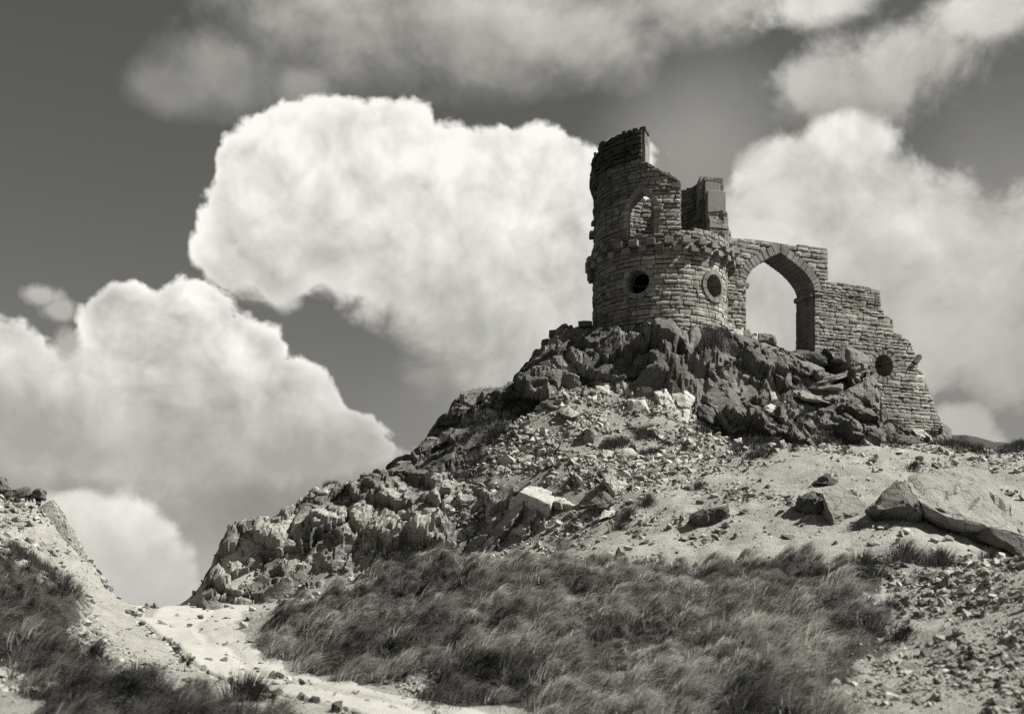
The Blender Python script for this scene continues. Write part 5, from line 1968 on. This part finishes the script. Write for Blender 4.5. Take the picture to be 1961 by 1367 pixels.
for nm, pts in (('boulder_half', [(455, 330, 0.8), (520, 305, 1.6), (690, 347, 1.3), (662, 425, -0.35), (455, 350, 0.65), (385, 425, 1.15), (368, 542, 1.45), (500, 540, 0.85), (634, 552, 0.15), (690, 400, 1.6), (420, 420, 2.0), (640, 540, 1.7)]),
                ('boulder_half', [(694, 349, 1.3), (770, 362, 1.3), (902, 437, 0.6), (832, 436, -0.35), (678, 404, 0.25), (662, 500, 0.6), (692, 556, 0.65), (642, 550, 0.7), (760, 520, 0.35), (880, 450, 1.4), (700, 540, 1.7)])):
    o = hull_rock(nm, pts_at(Z5, pts, DS), M_ROCK, None, 0.40, 0.018, seed=1500 + len(pts), origin=split.location)
    o.location = (0, 0, 0)
    o.parent = split
o = hull_rock('block_boulder', pts_at(Z5, [(330, 740, .9), (345, 590, .9), (400, 530, 1.0), (490, 575, -.1), (540, 697, -.4), (590, 600, .6), (592, 705, .5), (470, 530, .9), (350, 720, 1.8), (580, 690, 1.5), (540, 760, -.3)], DS - 0.1), M_ROCK, None, 0.36, 0.03, seed=1511,
              origin=P(*Z5([(460, 730)])[0], DS))
tag(o, 'squared boulder with a dark left face under the big split boulder', 'boulder')
lone('upright_boulder', Z5([(995, 240), (1060, 205), (1162, 297), (1085, 392), (1040, 382), (1018, 292)]), 'pale knobbly upright boulder standing right of the split boulder', 'boulder', 0.34, t=0.7, bulge=0.3, seed=1521, lean=0.1, dD=-0.15)
lone('dark_boulder', Z5([(890, 430), (1000, 342), (1088, 402), (1012, 468), (940, 466)]), 'dark rounded boulder leaning under the pale upright one', 'boulder', 0.13, t=0.6, bulge=0.3, seed=1522, dD=-0.35, lean=0.1)
lone('small_boulder', Z5([(965, 527), (1000, 472), (1058, 440), (1112, 482), (1085, 497)]), 'small pale-topped boulder below the upright boulder', 'boulder', 0.42, t=0.5, bulge=0.1, seed=1523, lean=0.5, dD=-0.1)
lone('sunken_boulder', Z5([(1535, 532), (1640, 452), (1690, 440), (1810, 430), (1827, 502), (1780, 557), (1650, 572)]), 'dark flat-faced boulder sunk alone in the pale slope', 'boulder', 0.09, t=0.7, bulge=0.18, seed=1524, lean=-0.05, dD=-0.1)
lone('capped_rock', Z6([(535, 372), (640, 310), (718, 345), (737, 387), (650, 385)]), 'small dark peaked rock above the wedge slab', 'rock', 0.10, t=0.6, bulge=0.15, seed=1525, dD=-0.1, lean=0.0)
lone('domed_rock', Z6([(430, 545), (450, 465), (540, 430), (612, 442), (672, 595), (600, 597), (500, 577)]), 'dark domed rock against the left side of the wedge slab', 'rock', 0.11, t=0.8, bulge=0.3, seed=1526, dD=-0.25, lean=0.1)
o = hull_rock('wedge_slab', pts_at(Z6, [(606, 432, 0.0), (720, 370, 0.6), (905, 505, 0.3), (840, 565, 0.0), (680, 605, -0.35), (640, 520, -0.15), (700, 590, 1.2), (860, 540, 1.2), (690, 700, -0.2), (860, 680, 0.1), (620, 600, 0.1)], hit(*Z6([(740, 590)])[0]).y - 0.15), M_ROCK, None, 0.20, 0.02, seed=1527,
              origin=P(*Z6([(740, 590)])[0], hit(*Z6([(740, 590)])[0]).y))
tag(o, 'smooth grey wedge-shaped slab leaning right beside the dark domed rock', 'boulder')
DG = hit(*Z6([(1150, 615)])[0]).y - 0.1
great = empty('great_slab', P(*Z6([(1400, 640)])[0], DG))
tag(great, 'largest boulder, a long pale slab with dark undercut nose at right', 'boulder')
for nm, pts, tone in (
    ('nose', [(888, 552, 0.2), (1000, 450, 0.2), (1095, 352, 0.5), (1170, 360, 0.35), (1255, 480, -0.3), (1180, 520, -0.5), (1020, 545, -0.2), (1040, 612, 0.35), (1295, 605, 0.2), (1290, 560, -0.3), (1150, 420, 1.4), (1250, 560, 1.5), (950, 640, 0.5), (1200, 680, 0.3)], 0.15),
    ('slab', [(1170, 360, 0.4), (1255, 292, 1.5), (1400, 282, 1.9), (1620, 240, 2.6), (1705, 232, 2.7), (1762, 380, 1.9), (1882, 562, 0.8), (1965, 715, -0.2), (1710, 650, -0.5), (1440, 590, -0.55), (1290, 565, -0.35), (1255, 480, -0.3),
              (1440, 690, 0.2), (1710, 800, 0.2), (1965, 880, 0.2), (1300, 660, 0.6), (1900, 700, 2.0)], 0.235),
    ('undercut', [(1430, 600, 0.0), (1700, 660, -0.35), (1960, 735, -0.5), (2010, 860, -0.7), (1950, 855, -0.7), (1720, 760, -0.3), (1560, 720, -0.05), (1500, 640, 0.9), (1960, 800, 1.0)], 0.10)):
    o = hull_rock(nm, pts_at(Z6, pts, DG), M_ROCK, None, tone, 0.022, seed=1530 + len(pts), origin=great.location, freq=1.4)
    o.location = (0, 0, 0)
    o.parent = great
lone('flat_stone', Z6([(970, 652), (1060, 645), (1050, 668), (985, 668)]), 'thin pale flat stone lying before the great slab nose', 'stone', 0.42, t=0.3, bulge=0.03, seed=1541, lean=0.3)
lone('dark_stone', Z6([(340, 712), (395, 705), (432, 725), (425, 748), (350, 740)]), 'dark loaf-shaped stone on the pale slope below the wedge slab', 'stone', 0.12, t=0.4, bulge=0.12, seed=1542)
lone('dark_slab_stone', Z6([(1235, 222), (1290, 225), (1312, 245), (1245, 248)]), 'dark flat stone on the mound above the great slab', 'stone', 0.10, t=0.35, bulge=0.06, seed=1543)
lone('rounded_boulder', ZL([(30, 1262), (50, 1170), (90, 1140), (230, 1125), (262, 1165), (180, 1285), (60, 1312)]), 'dark rounded boulder on the skyline at the top of the quarry face', 'boulder', 0.115, t=1.2, bulge=0.25, seed=1550, lean=0.2, D=36.2, rough=0.015)
lone('tilted_slab', Z3([(350, 722), (430, 700), (518, 760), (450, 782), (370, 752)]), 'pale tilted slab lying on the scree under the crag', 'boulder', 0.38, t=0.7, bulge=0.1, seed=1551, lean=0.6, dD=-0.3)
lone('shadow_wedge', ZL([(1350, 602), (1440, 565), (1545, 642), (1440, 650)]), 'dark wedge of rock at the top of the scree', 'rock', 0.11, t=0.6, bulge=0.1, seed=1552, dD=-0.1)  # dark tone stands for the shadow of the slab
lone('standing_rock', Z3([(540, 862), (590, 840), (645, 842), (662, 922), (600, 992), (540, 962)]), 'mottled standing rock in the middle of the scree', 'boulder', 0.24, t=0.7, bulge=0.25, seed=1553, lean=0.1, dD=-0.15)
lone('pale_boulder', Z3([(668, 1042), (720, 1030), (765, 1035), (782, 1112), (690, 1115)]), 'left one of two pale lumpy boulders at the foot of the scree', 'boulder', 0.38, t=0.6, bulge=0.2, seed=1554, dD=-0.1)
lone('pale_boulder', Z3([(768, 1032), (900, 1020), (942, 1062), (840, 1112), (775, 1095)]), 'right and wider of two pale lumpy boulders at the foot of the scree', 'boulder', 0.36, t=0.7, bulge=0.2, seed=1555, dD=-0.1)
lone('white_block', Z3([(1665, 945), (1725, 936), (1732, 976), (1670, 978)]), 'small white squared block at the right end of the scree', 'stone', 0.62, t=0.35, bulge=0.04, seed=1556, dD=-0.15, lean=0.05)
lone('perched_slab', Z7([(150, 190), (215, 146), (250, 163), (247, 217), (180, 207)]), 'dark slab with a square end jutting from the left hilltop', 'boulder', 0.13, t=0.9, bulge=0.1, seed=1557, D=30.2, lean=0.0)
lone('hilltop_rock', Z7([(-60, 120), (-10, 90), (32, 95), (52, 150), (10, 200), (-50, 200)]), 'dark rock on the hilltop at the left edge', 'boulder', 0.14, t=0.9, bulge=0.2, seed=1558, D=30.6, lean=0.1)
lone('low_ledge', Z7([(20, 190), (60, 160), (160, 150), (170, 215), (60, 235)]), 'low turfy rock ledge between the two hilltop rocks at left', 'rock', 0.12, t=0.9, bulge=0.1, seed=1559, D=30.4, lean=0.1)
lone('rock_bulge', Z7([(185, 262), (285, 222), (342, 280), (402, 382), (455, 502), (380, 522), (280, 432), (200, 332)]), 'bare cracked rock bulge on the side of the left hill', 'rock', 0.30, t=1.2, bulge=0.12, seed=1560, D=29.75, lean=0.35, rough=0.025)
lone('jagged_rock', Z7([(478, 572), (500, 566), (524, 582), (575, 652), (562, 668), (492, 604)]), 'dark jagged splinter of rock on the left hill skyline', 'rock', 0.07, t=0.4, bulge=0.05, seed=1561, D=30.6, lean=0.0)
lone('small_rock', Z7([(415, 512), (448, 508), (468, 582), (430, 584)]), 'small dark knob of rock above the jagged splinter', 'rock', 0.13, t=0.4, bulge=0.08, seed=1562, D=30.5, lean=0.0)
for px, py, n, lab in ((1497, 548, 30, 'taller dark wooden stump standing beside the sunken boulder'), (1465, 552, 20, 'shorter dark wooden stump left of the taller stump')):
    a, b = Z5([(px, py)])[0], Z5([(px + 3, py - n * 1.7)])[0]
    h = hit(*a)
    p0, p1 = Vector((h.x, h.y, h.z - 0.06)), P(b[0], b[1], h.y)
    n_ = 7
    vs = []
    for t, r in ((0, .045), (.5, .04), (1, .03)):
        for k in range(n_):
            an = 6.283 * k / n_
            vs.append((p1 - p0) * t + Vector((math.cos(an) * r * random.uniform(.8, 1.2), math.sin(an) * r, random.uniform(-.02, .02))))
    fs = [(r * n_ + k, r * n_ + (k + 1) % n_, (r + 1) * n_ + (k + 1) % n_, (r + 1) * n_ + k) for r in range(2) for k in range(n_)] + [tuple(range(2 * n_, 3 * n_))]
    o = link('wooden_stump', mesh_py('wooden_stump', vs, fs), M_ROCK, None, 0.06)
    o.location = p0
    tag(o, lab, 'stump')


# ------------------------------------------------------------------ grass
def blades(pos, length, width, tone, lean_az, lean, rg, seg=3):
    """curved tapering blades; every argument an array over blades"""
    n = len(pos)
    az = lean_az
    side = np.stack([-np.sin(az + rg.normal(0, 0.8, n)), np.cos(az + rg.normal(0, 0.8, n)), np.zeros(n)], 1)
    dirh = np.stack([np.cos(az), np.sin(az), np.zeros(n)], 1)
    V = np.zeros((n, 2 * seg + 1, 3))
    a0 = lean * 0.25
    p = pos.copy()
    for k in range(seg + 1):
        w = width * (1 - (k / seg) ** 1.6) * 0.5
        if k < seg:
            V[:, 2 * k] = p - side * w[:, None]
            V[:, 2 * k + 1] = p + side * w[:, None]
        else:
            V[:, 2 * seg] = p
        ang = a0 + lean * ((k + 0.5) / seg)
        st = (length / seg)[:, None]
        p = p + st * (dirh * np.sin(ang)[:, None] + np.array([0, 0, 1.0])[None] * np.cos(ang)[:, None])
    m = 2 * seg + 1
    f = []
    for k in range(seg - 1):
        f += [(2 * k, 2 * k + 1, 2 * k + 3), (2 * k, 2 * k + 3, 2 * k + 2)]
    f += [(2 * seg - 2, 2 * seg - 1, 2 * seg)]
    f = np.array(f)
    F = (f[None] + (np.arange(n) * m)[:, None, None]).reshape(-1, 3)
    return V.reshape(-1, 3), F, np.repeat(tone, m)


def tufts(cx, cy, per, rad, ln, tone, rg, wind=0.25, wind_amt=0.75, width=0.008, seg=3, mound=False):
    """many blades round each tuft centre; wind: azimuth the blades are blown to"""
    n = len(cx)
    cnt = per
    N = n * cnt
    r = np.minimum(np.abs(rg.normal(0, 1, N)), 1.6) * np.repeat(rad, cnt) * 0.6
    a = rg.uniform(0, 2 * np.pi, N)
    dome = np.repeat(ln, cnt) * 0.55 * np.exp(-(r / np.repeat(rad, cnt)) ** 2 * 1.4) * (1.0 if mound else 0.0)
    x = np.repeat(cx, cnt) + r * np.cos(a)
    y = np.repeat(cy, cnt) + r * np.sin(a)
    z = height(x, y) - 0.02 + dome
    # outward fan plus wind
    fx, fy = np.cos(a) * r / np.repeat(rad, cnt) * 0.9, np.sin(a) * r / np.repeat(rad, cnt) * 0.9
    wn = np.repeat(rg.normal(wind, 0.35, n), cnt) + rg.normal(0, 0.3, N)
    fx = fx + wind_amt * np.cos(wn)
    fy = fy + wind_amt * np.sin(wn)
    az = np.arctan2(fy, fx)
    lean = np.clip(np.hypot(fx, fy) * 1.05 + rg.normal(0, 0.18, N), 0.05, 1.75)
    L = np.repeat(ln, cnt) * rg.uniform(0.45, 1.15, N)
    t = np.repeat(tone, cnt) * rg.uniform(0.6, 1.45, N)
    w = width * rg.uniform(0.6, 1.4, N)
    return blades(np.stack([x, y, z], 1), L, w, t, az, lean, rg, seg)


def build_grass(name, parts, label, cat, parent=None, stuff=True, origin=None, group=None):
    V, F, T, off = [], [], [], 0
    for v, f, t in parts:
        V.append(v); F.append(f + off); T.append(t); off += len(v)
    V = np.concatenate(V)
    if origin is not None: V = V - np.array(origin)
    me = mesh_np(name, V, np.concatenate(F), True, {'tone': np.clip(np.concatenate(T), 0.012, 0.4)})
    o = link(name, me, M_BLADE, parent)
    if origin is not None: o.location = origin
    if stuff: o['kind'] = 'stuff'
    if parent is None: tag(o, label, cat, group)
    return o


grg = np.random.default_rng(5)


def grid_points(weight, spacing, rg, thr=0.4, y0=9, y1=60, cond=None):
    xs = np.arange(GX0 + 1, GX1 - 1, spacing)
    ys = np.arange(y0, y1, spacing)
    X, Y = np.meshgrid(xs, ys)
    X = X.ravel() + rg.uniform(-.5, .5, X.size) * spacing
    Y = Y.ravel() + rg.uniform(-.5, .5, Y.size) * spacing
    k = gridval(weight, X, Y) > thr
    X, Y = X[k], Y[k]
    Z = height(X, Y)
    px, py = CXP + X / Y * FPX, HZN - Z / Y * FPX
    k = (px > -480) & (px < 2250) & (py < 1470)
    if cond is not None: k &= cond(px, py, X, Y)
    return X[k], Y[k]


w_mound = blur(z_mound, 1)
w_bank = blur(z_bank, 1)


def tuft_tone(x, y, lo, hi, s=0.75, seed=61):
    n = fbm(np.stack([x * s, y * s, 0 * x], 1), 4, seed)
    return np.clip((lo + hi) / 2 + n * (hi - lo) * 0.75, lo * 0.6, hi * 1.3)


def mask_noise(x, y, f, seed, thr):
    return fbm(np.stack([x * f, y * f * 1.2, 0 * x], 1), 3, seed) > thr


def moor(weight, label, name, lo, hi, wind, rg):
    parts = []
    # low sward in the hollows
    x, y = grid_points(weight, 0.27, rg, 0.45)
    parts.append(tufts(x, y, 46, rg.uniform(0.12, 0.22, len(x)), rg.uniform(0.16, 0.32, len(x)), tuft_tone(x, y, lo * 0.7, hi * 0.5), rg, wind=wind, wind_amt=0.9, width=0.009))
    # big blown tussocks, domed, with hollows between
    x, y = grid_points(weight, 0.44, rg, 0.5)
    k = mask_noise(x, y, 0.8, 61, -0.36)
    x, y = x[k], y[k]
    n = len(x)
    sz = rg.uniform(0.6, 1.25, n) * (1 + 0.35 * fbm(np.stack([x * .5, y * .5, 0 * x], 1), 2, 66))
    tn = tuft_tone(x, y, lo, hi) * rg.uniform(0.6, 1.5, n)
    parts.append(tufts(x, y, 230, 0.25 * sz, 0.335 * sz, tn, rg, wind=wind, wind_amt=1.45, width=0.011, seg=3, mound=True))
    # pale dead stems
    x, y = grid_points(weight, 1.1, rg, 0.5)
    parts.append(tufts(x, y, 7, rg.uniform(0.2, 0.4, len(x)), rg.uniform(0.3, 0.55, len(x)), np.full(len(x), hi * 1.3), rg, wind=wind, wind_amt=0.9, width=0.006))
    print(name, 'blades', sum(len(p[0]) for p in parts) // 7)
    build_grass(name, parts, label, 'grass')


moor(w_mound, 'long windblown tussock grass covering the central foreground mound', 'long_grass', 0.085, 0.46, 0.15, grg)
moor(w_bank, 'dark rough grass on the bank left of the track', 'bank_grass', 0.04, 0.19, 0.2, grg)
# short turf and heather on the crag, the hollow and the skylines
w_hol = blur(z_hollow, 1)
w_hea = blur(z_heath | z_crag, 1)
parts = []
x, y = grid_points(w_hol, 0.22, grg, 0.5, 30, 44)
parts.append(tufts(x, y, 60, grg.uniform(0.1, 0.2, len(x)), grg.uniform(0.10, 0.22, len(x)), tuft_tone(x, y, 0.05, 0.11), grg, wind_amt=0.35, width=0.012, seg=2))
build_grass('hollow_turf', parts, 'short dark turf in the hollow under the right-hand crag', 'grass')
parts = []
hz = fbm(xyz * 0.9, 3, 81)
x, y = grid_points(w_hea * (hz > 0.12), 0.2, grg, 0.45, 33, 46)
parts.append(tufts(x, y, 46, grg.uniform(0.1, 0.22, len(x)), grg.uniform(0.12, 0.3, len(x)), tuft_tone(x, y, 0.03, 0.08), grg, wind_amt=0.3, width=0.014, seg=2))


def patch(outline, n, ln, tone, per=60, w=0.014, dy=0):
    """tufts at spots inside an outline, standing on the hill where the outline meets it"""
    xs, ys = [p[0] for p in outline], [p[1] for p in outline]
    out = []
    tries = 0
    while len(out) < n and tries < n * 20:
        tries += 1
        px, py = grg.uniform(min(xs), max(xs)), grg.uniform(min(ys), max(ys))
        if in_poly(np.array([px]), np.array([py]), outline)[0]:
            h = hit(px, py)
            out.append((h.x, h.y))
    out = np.array(out)
    return tufts(out[:, 0], out[:, 1], per, np.full(len(out), ln * 0.7), np.full(len(out), ln) * grg.uniform(0.7, 1.2, len(out)), np.full(len(out), tone) * grg.uniform(0.7, 1.3, len(out)), grg, wind_amt=0.3, width=w, seg=2)


for ol, n, ln, tn in (
    (ZL([(735, 480), (780, 420), (930, 378), (1060, 390), (1050, 430), (840, 460)]), 26, 0.32, 0.035), (ZL([(1060, 400), (1110, 370), (1230, 385), (1220, 405)]), 10, 0.25, 0.035),
    (ZL([(850, 700), (1060, 640), (1170, 640), (1350, 470), (1540, 450), (1400, 540), (1180, 690), (1000, 760), (880, 760)]), 40, 0.25, 0.05),
    (ZL([(440, 1040), (560, 880), (700, 780), (860, 770), (700, 940), (520, 1060)]), 40, 0.25, 0.04), (ZL([(840, 920), (1000, 780), (1080, 800), (960, 970)]), 26, 0.28, 0.035),
    (ZL([(700, 1160), (640, 1060), (820, 1050), (950, 1150), (900, 1200), (720, 1190)]), 24, 0.28, 0.055), (ZL([(420, 1200), (700, 1150), (1000, 1190), (1400, 1150), (1640, 1130), (1640, 1180), (1000, 1240), (500, 1260)]), 40, 0.22, 0.07),
    (ZL([(1030, 960), (1180, 900), (1200, 990), (1080, 1010)]), 10, 0.25, 0.05), (ZL([(1240, 1060), (1480, 1040), (1480, 1110), (1330, 1110)]), 14, 0.25, 0.05),
    (Z3([(620, 70), (820, 90), (1000, 80), (1240, 70), (1330, 130), (1100, 150), (900, 120), (650, 130)]), 40, 0.2, 0.06), (Z3([(1330, 80), (1440, 60), (1600, 130), (1650, 220), (1560, 270), (1400, 200)]), 44, 0.26, 0.05),
    (Z3([(1010, 180), (1240, 150), (1480, 220), (1540, 330), (1300, 310), (1150, 250)]), 40, 0.2, 0.05), (Z3([(390, 530), (520, 480), (760, 470), (900, 500), (700, 530), (500, 550)]), 26, 0.2, 0.05),
    (Z3([(0, 640), (150, 560), (400, 540), (380, 620), (150, 700), (0, 720)]), 40, 0.25, 0.04), (Z3([(680, 960), (840, 950), (900, 1000), (760, 1030), (640, 1030)]), 26, 0.24, 0.045), (Z3([(900, 880), (1050, 860), (1080, 940), (950, 970)]), 20, 0.24, 0.06),
    (Z3([(940, 1060), (1150, 1010), (1130, 1060), (980, 1080)]), 16, 0.2, 0.06), (Z3([(1680, 1000), (1850, 1010), (1950, 1060), (1900, 1110), (1720, 1100), (1640, 1050)]), 34, 0.25, 0.045), (Z3([(1570, 330), (1690, 480), (1720, 600), (1840, 700), (1830, 500), (1680, 270)]), 40, 0.2, 0.055),
    (ZR([(560, 400), (700, 370), (900, 380), (1010, 440), (960, 500), (650, 450)]), 30, 0.22, 0.05), (ZW([(390, 930), (480, 960), (640, 1010), (640, 1110), (540, 1130), (440, 1040)]), 44, 0.26, 0.04), (ZW([(200, 860), (260, 850), (360, 960), (370, 1010), (260, 960)]), 24, 0.22, 0.045),
    (ZR([(220, 1020), (600, 1030), (560, 960), (700, 1020), (900, 1050), (760, 1080), (240, 1090)]), 24, 0.2, 0.05), (ZQ([(830, 240), (850, 205), (940, 210), (935, 240)]), 10, 0.26, 0.035), (ZQ([(970, 215), (1000, 198), (1140, 205), (1160, 225)]), 10, 0.24, 0.04),
    (ZQ([(250, 470), (330, 440), (520, 400), (560, 380), (560, 400), (340, 470)]), 16, 0.14, 0.05), (ZQ([(1530, 110), (1760, 40), (1900, 60), (1960, 130), (1700, 190), (1500, 180)]), 40, 0.26, 0.06),
    (ZQ([(560, 420), (700, 330), (860, 290), (1000, 250), (900, 330), (720, 400)]), 26, 0.16, 0.05), (Z6([(1350, 95), (1480, 95), (1700, 150), (1780, 170), (1700, 180), (1400, 120)]), 34, 0.3, 0.035), (Z6([(1790, 150), (1961, 85), (1961, 170), (1800, 178)]), 60, 0.3, 0.045),
    (ZR([(0, 250), (80, 300), (200, 480), (300, 640), (250, 760), (120, 620), (0, 420)]), 50, 0.2, 0.055), (ZQ([(100, 985), (300, 880), (560, 830), (760, 850), (700, 960), (560, 985)]), 70, 0.12, 0.10),
    (Z6([(150, 70), (240, 60), (410, 120), (420, 160), (280, 150)]), 26, 0.22, 0.04), (Z7([(0, 190), (60, 165), (200, 150), (190, 225), (40, 245)]), 22, 0.2, 0.045),
    (Z7([(60, 470), (200, 560), (330, 680), (450, 710), (455, 740), (300, 700), (100, 560)]), 36, 0.35, 0.05)):
    parts.append(patch(ol, n, ln, tn))
build_grass('heather', parts, 'dark heather and turf clinging to the ledges of the crag and scree', 'heather')

# tufts that stand apart, each a thing of its own
LONE = [
    (Z6([(1175, 900)])[0], 0.55, 0.07, 900, 'big spiky grass tuft left of its twin below the great slab'), (Z6([(1400, 920)])[0], 0.45, 0.055, 900, 'broad dark grass tuft right of the spiky one below the great slab'),
    (Z6([(1740, 880)])[0], 0.32, 0.05, 420, 'low grass tuft at the foot of the slab undercut'), (Z6([(880, 1000)])[0], 0.6, 0.04, 800, 'dark grass clump at the top right corner of the grass mound'),
    ((1858, 1268), 0.2, 0.03, 160, 'tiny dark grass tuft alone on the rubble slope'), (Z6([(840, 685)])[0], 0.26, 0.045, 300, 'small dark tuft between the wedge slab and the great slab'),
    ((1710, 1170), 0.3, 0.04, 300, 'flattened dark tuft on the rubble just right of the mound'), ((1725, 1222), 0.28, 0.035, 350, 'dark tuft streaming right from the mound edge onto rubble'),
    (Z5([(790, 300)])[0], 0.36, 0.035, 420, 'dark heathery clump on the slope right above the split boulder'), (Z5([(900, 290)])[0], 0.36, 0.04, 420, 'dark heathery clump left of the upright boulder'),
    (Z5([(1280, 430)])[0], 0.36, 0.045, 420, 'dark tuft on the slope right of the upright boulder'), (Z5([(1150, 520)])[0], 0.36, 0.05, 400, 'windblown tuft right of the small pale-topped boulder'),
    (Z5([(1090, 590)])[0], 0.32, 0.05, 360, 'windblown tuft lowest of the chain below the small boulder'), (Z5([(1610, 320)])[0], 0.28, 0.06, 360, 'low grey tuft alone on the pale slope above the sunken boulder'),
    (Z5([(430, 780)])[0], 0.35, 0.06, 380, 'grass tuft on the pale floor under the squared boulder'), (Z5([(720, 720)])[0], 0.4, 0.05, 420, 'tall grass tuft at the top of the mound below the quarry'),
    (Z6([(1225, 275)])[0], 0.3, 0.03, 260, 'small black tuft beside the dark flat stone on the mound'), (Z5([(1380, 200)])[0], 0.34, 0.045, 420, 'dark tuft on the pale hump right of the scree'),
    (Z7([(790, 1230)])[0], 0.45, 0.04, 500, 'dark tussock leaning over the track edge at lower left'), (Z7([(1330, 1290)])[0], 0.5, 0.035, 700, 'dark blurred tussock at the bottom edge in front of the track'),
]
for (p, ln, tn, n, lab) in LONE:
    h = hit(*p)
    part = tufts(np.array([h.x]), np.array([h.y]), n, np.array([ln * 0.75]), np.array([ln]), np.array([tn]), grg, wind=0.1, wind_amt=0.45, width=0.010)
    build_grass('grass_tuft', [part], lab, 'grass tuft', None, False, tuple(h), 'separate grass tufts on the slope')
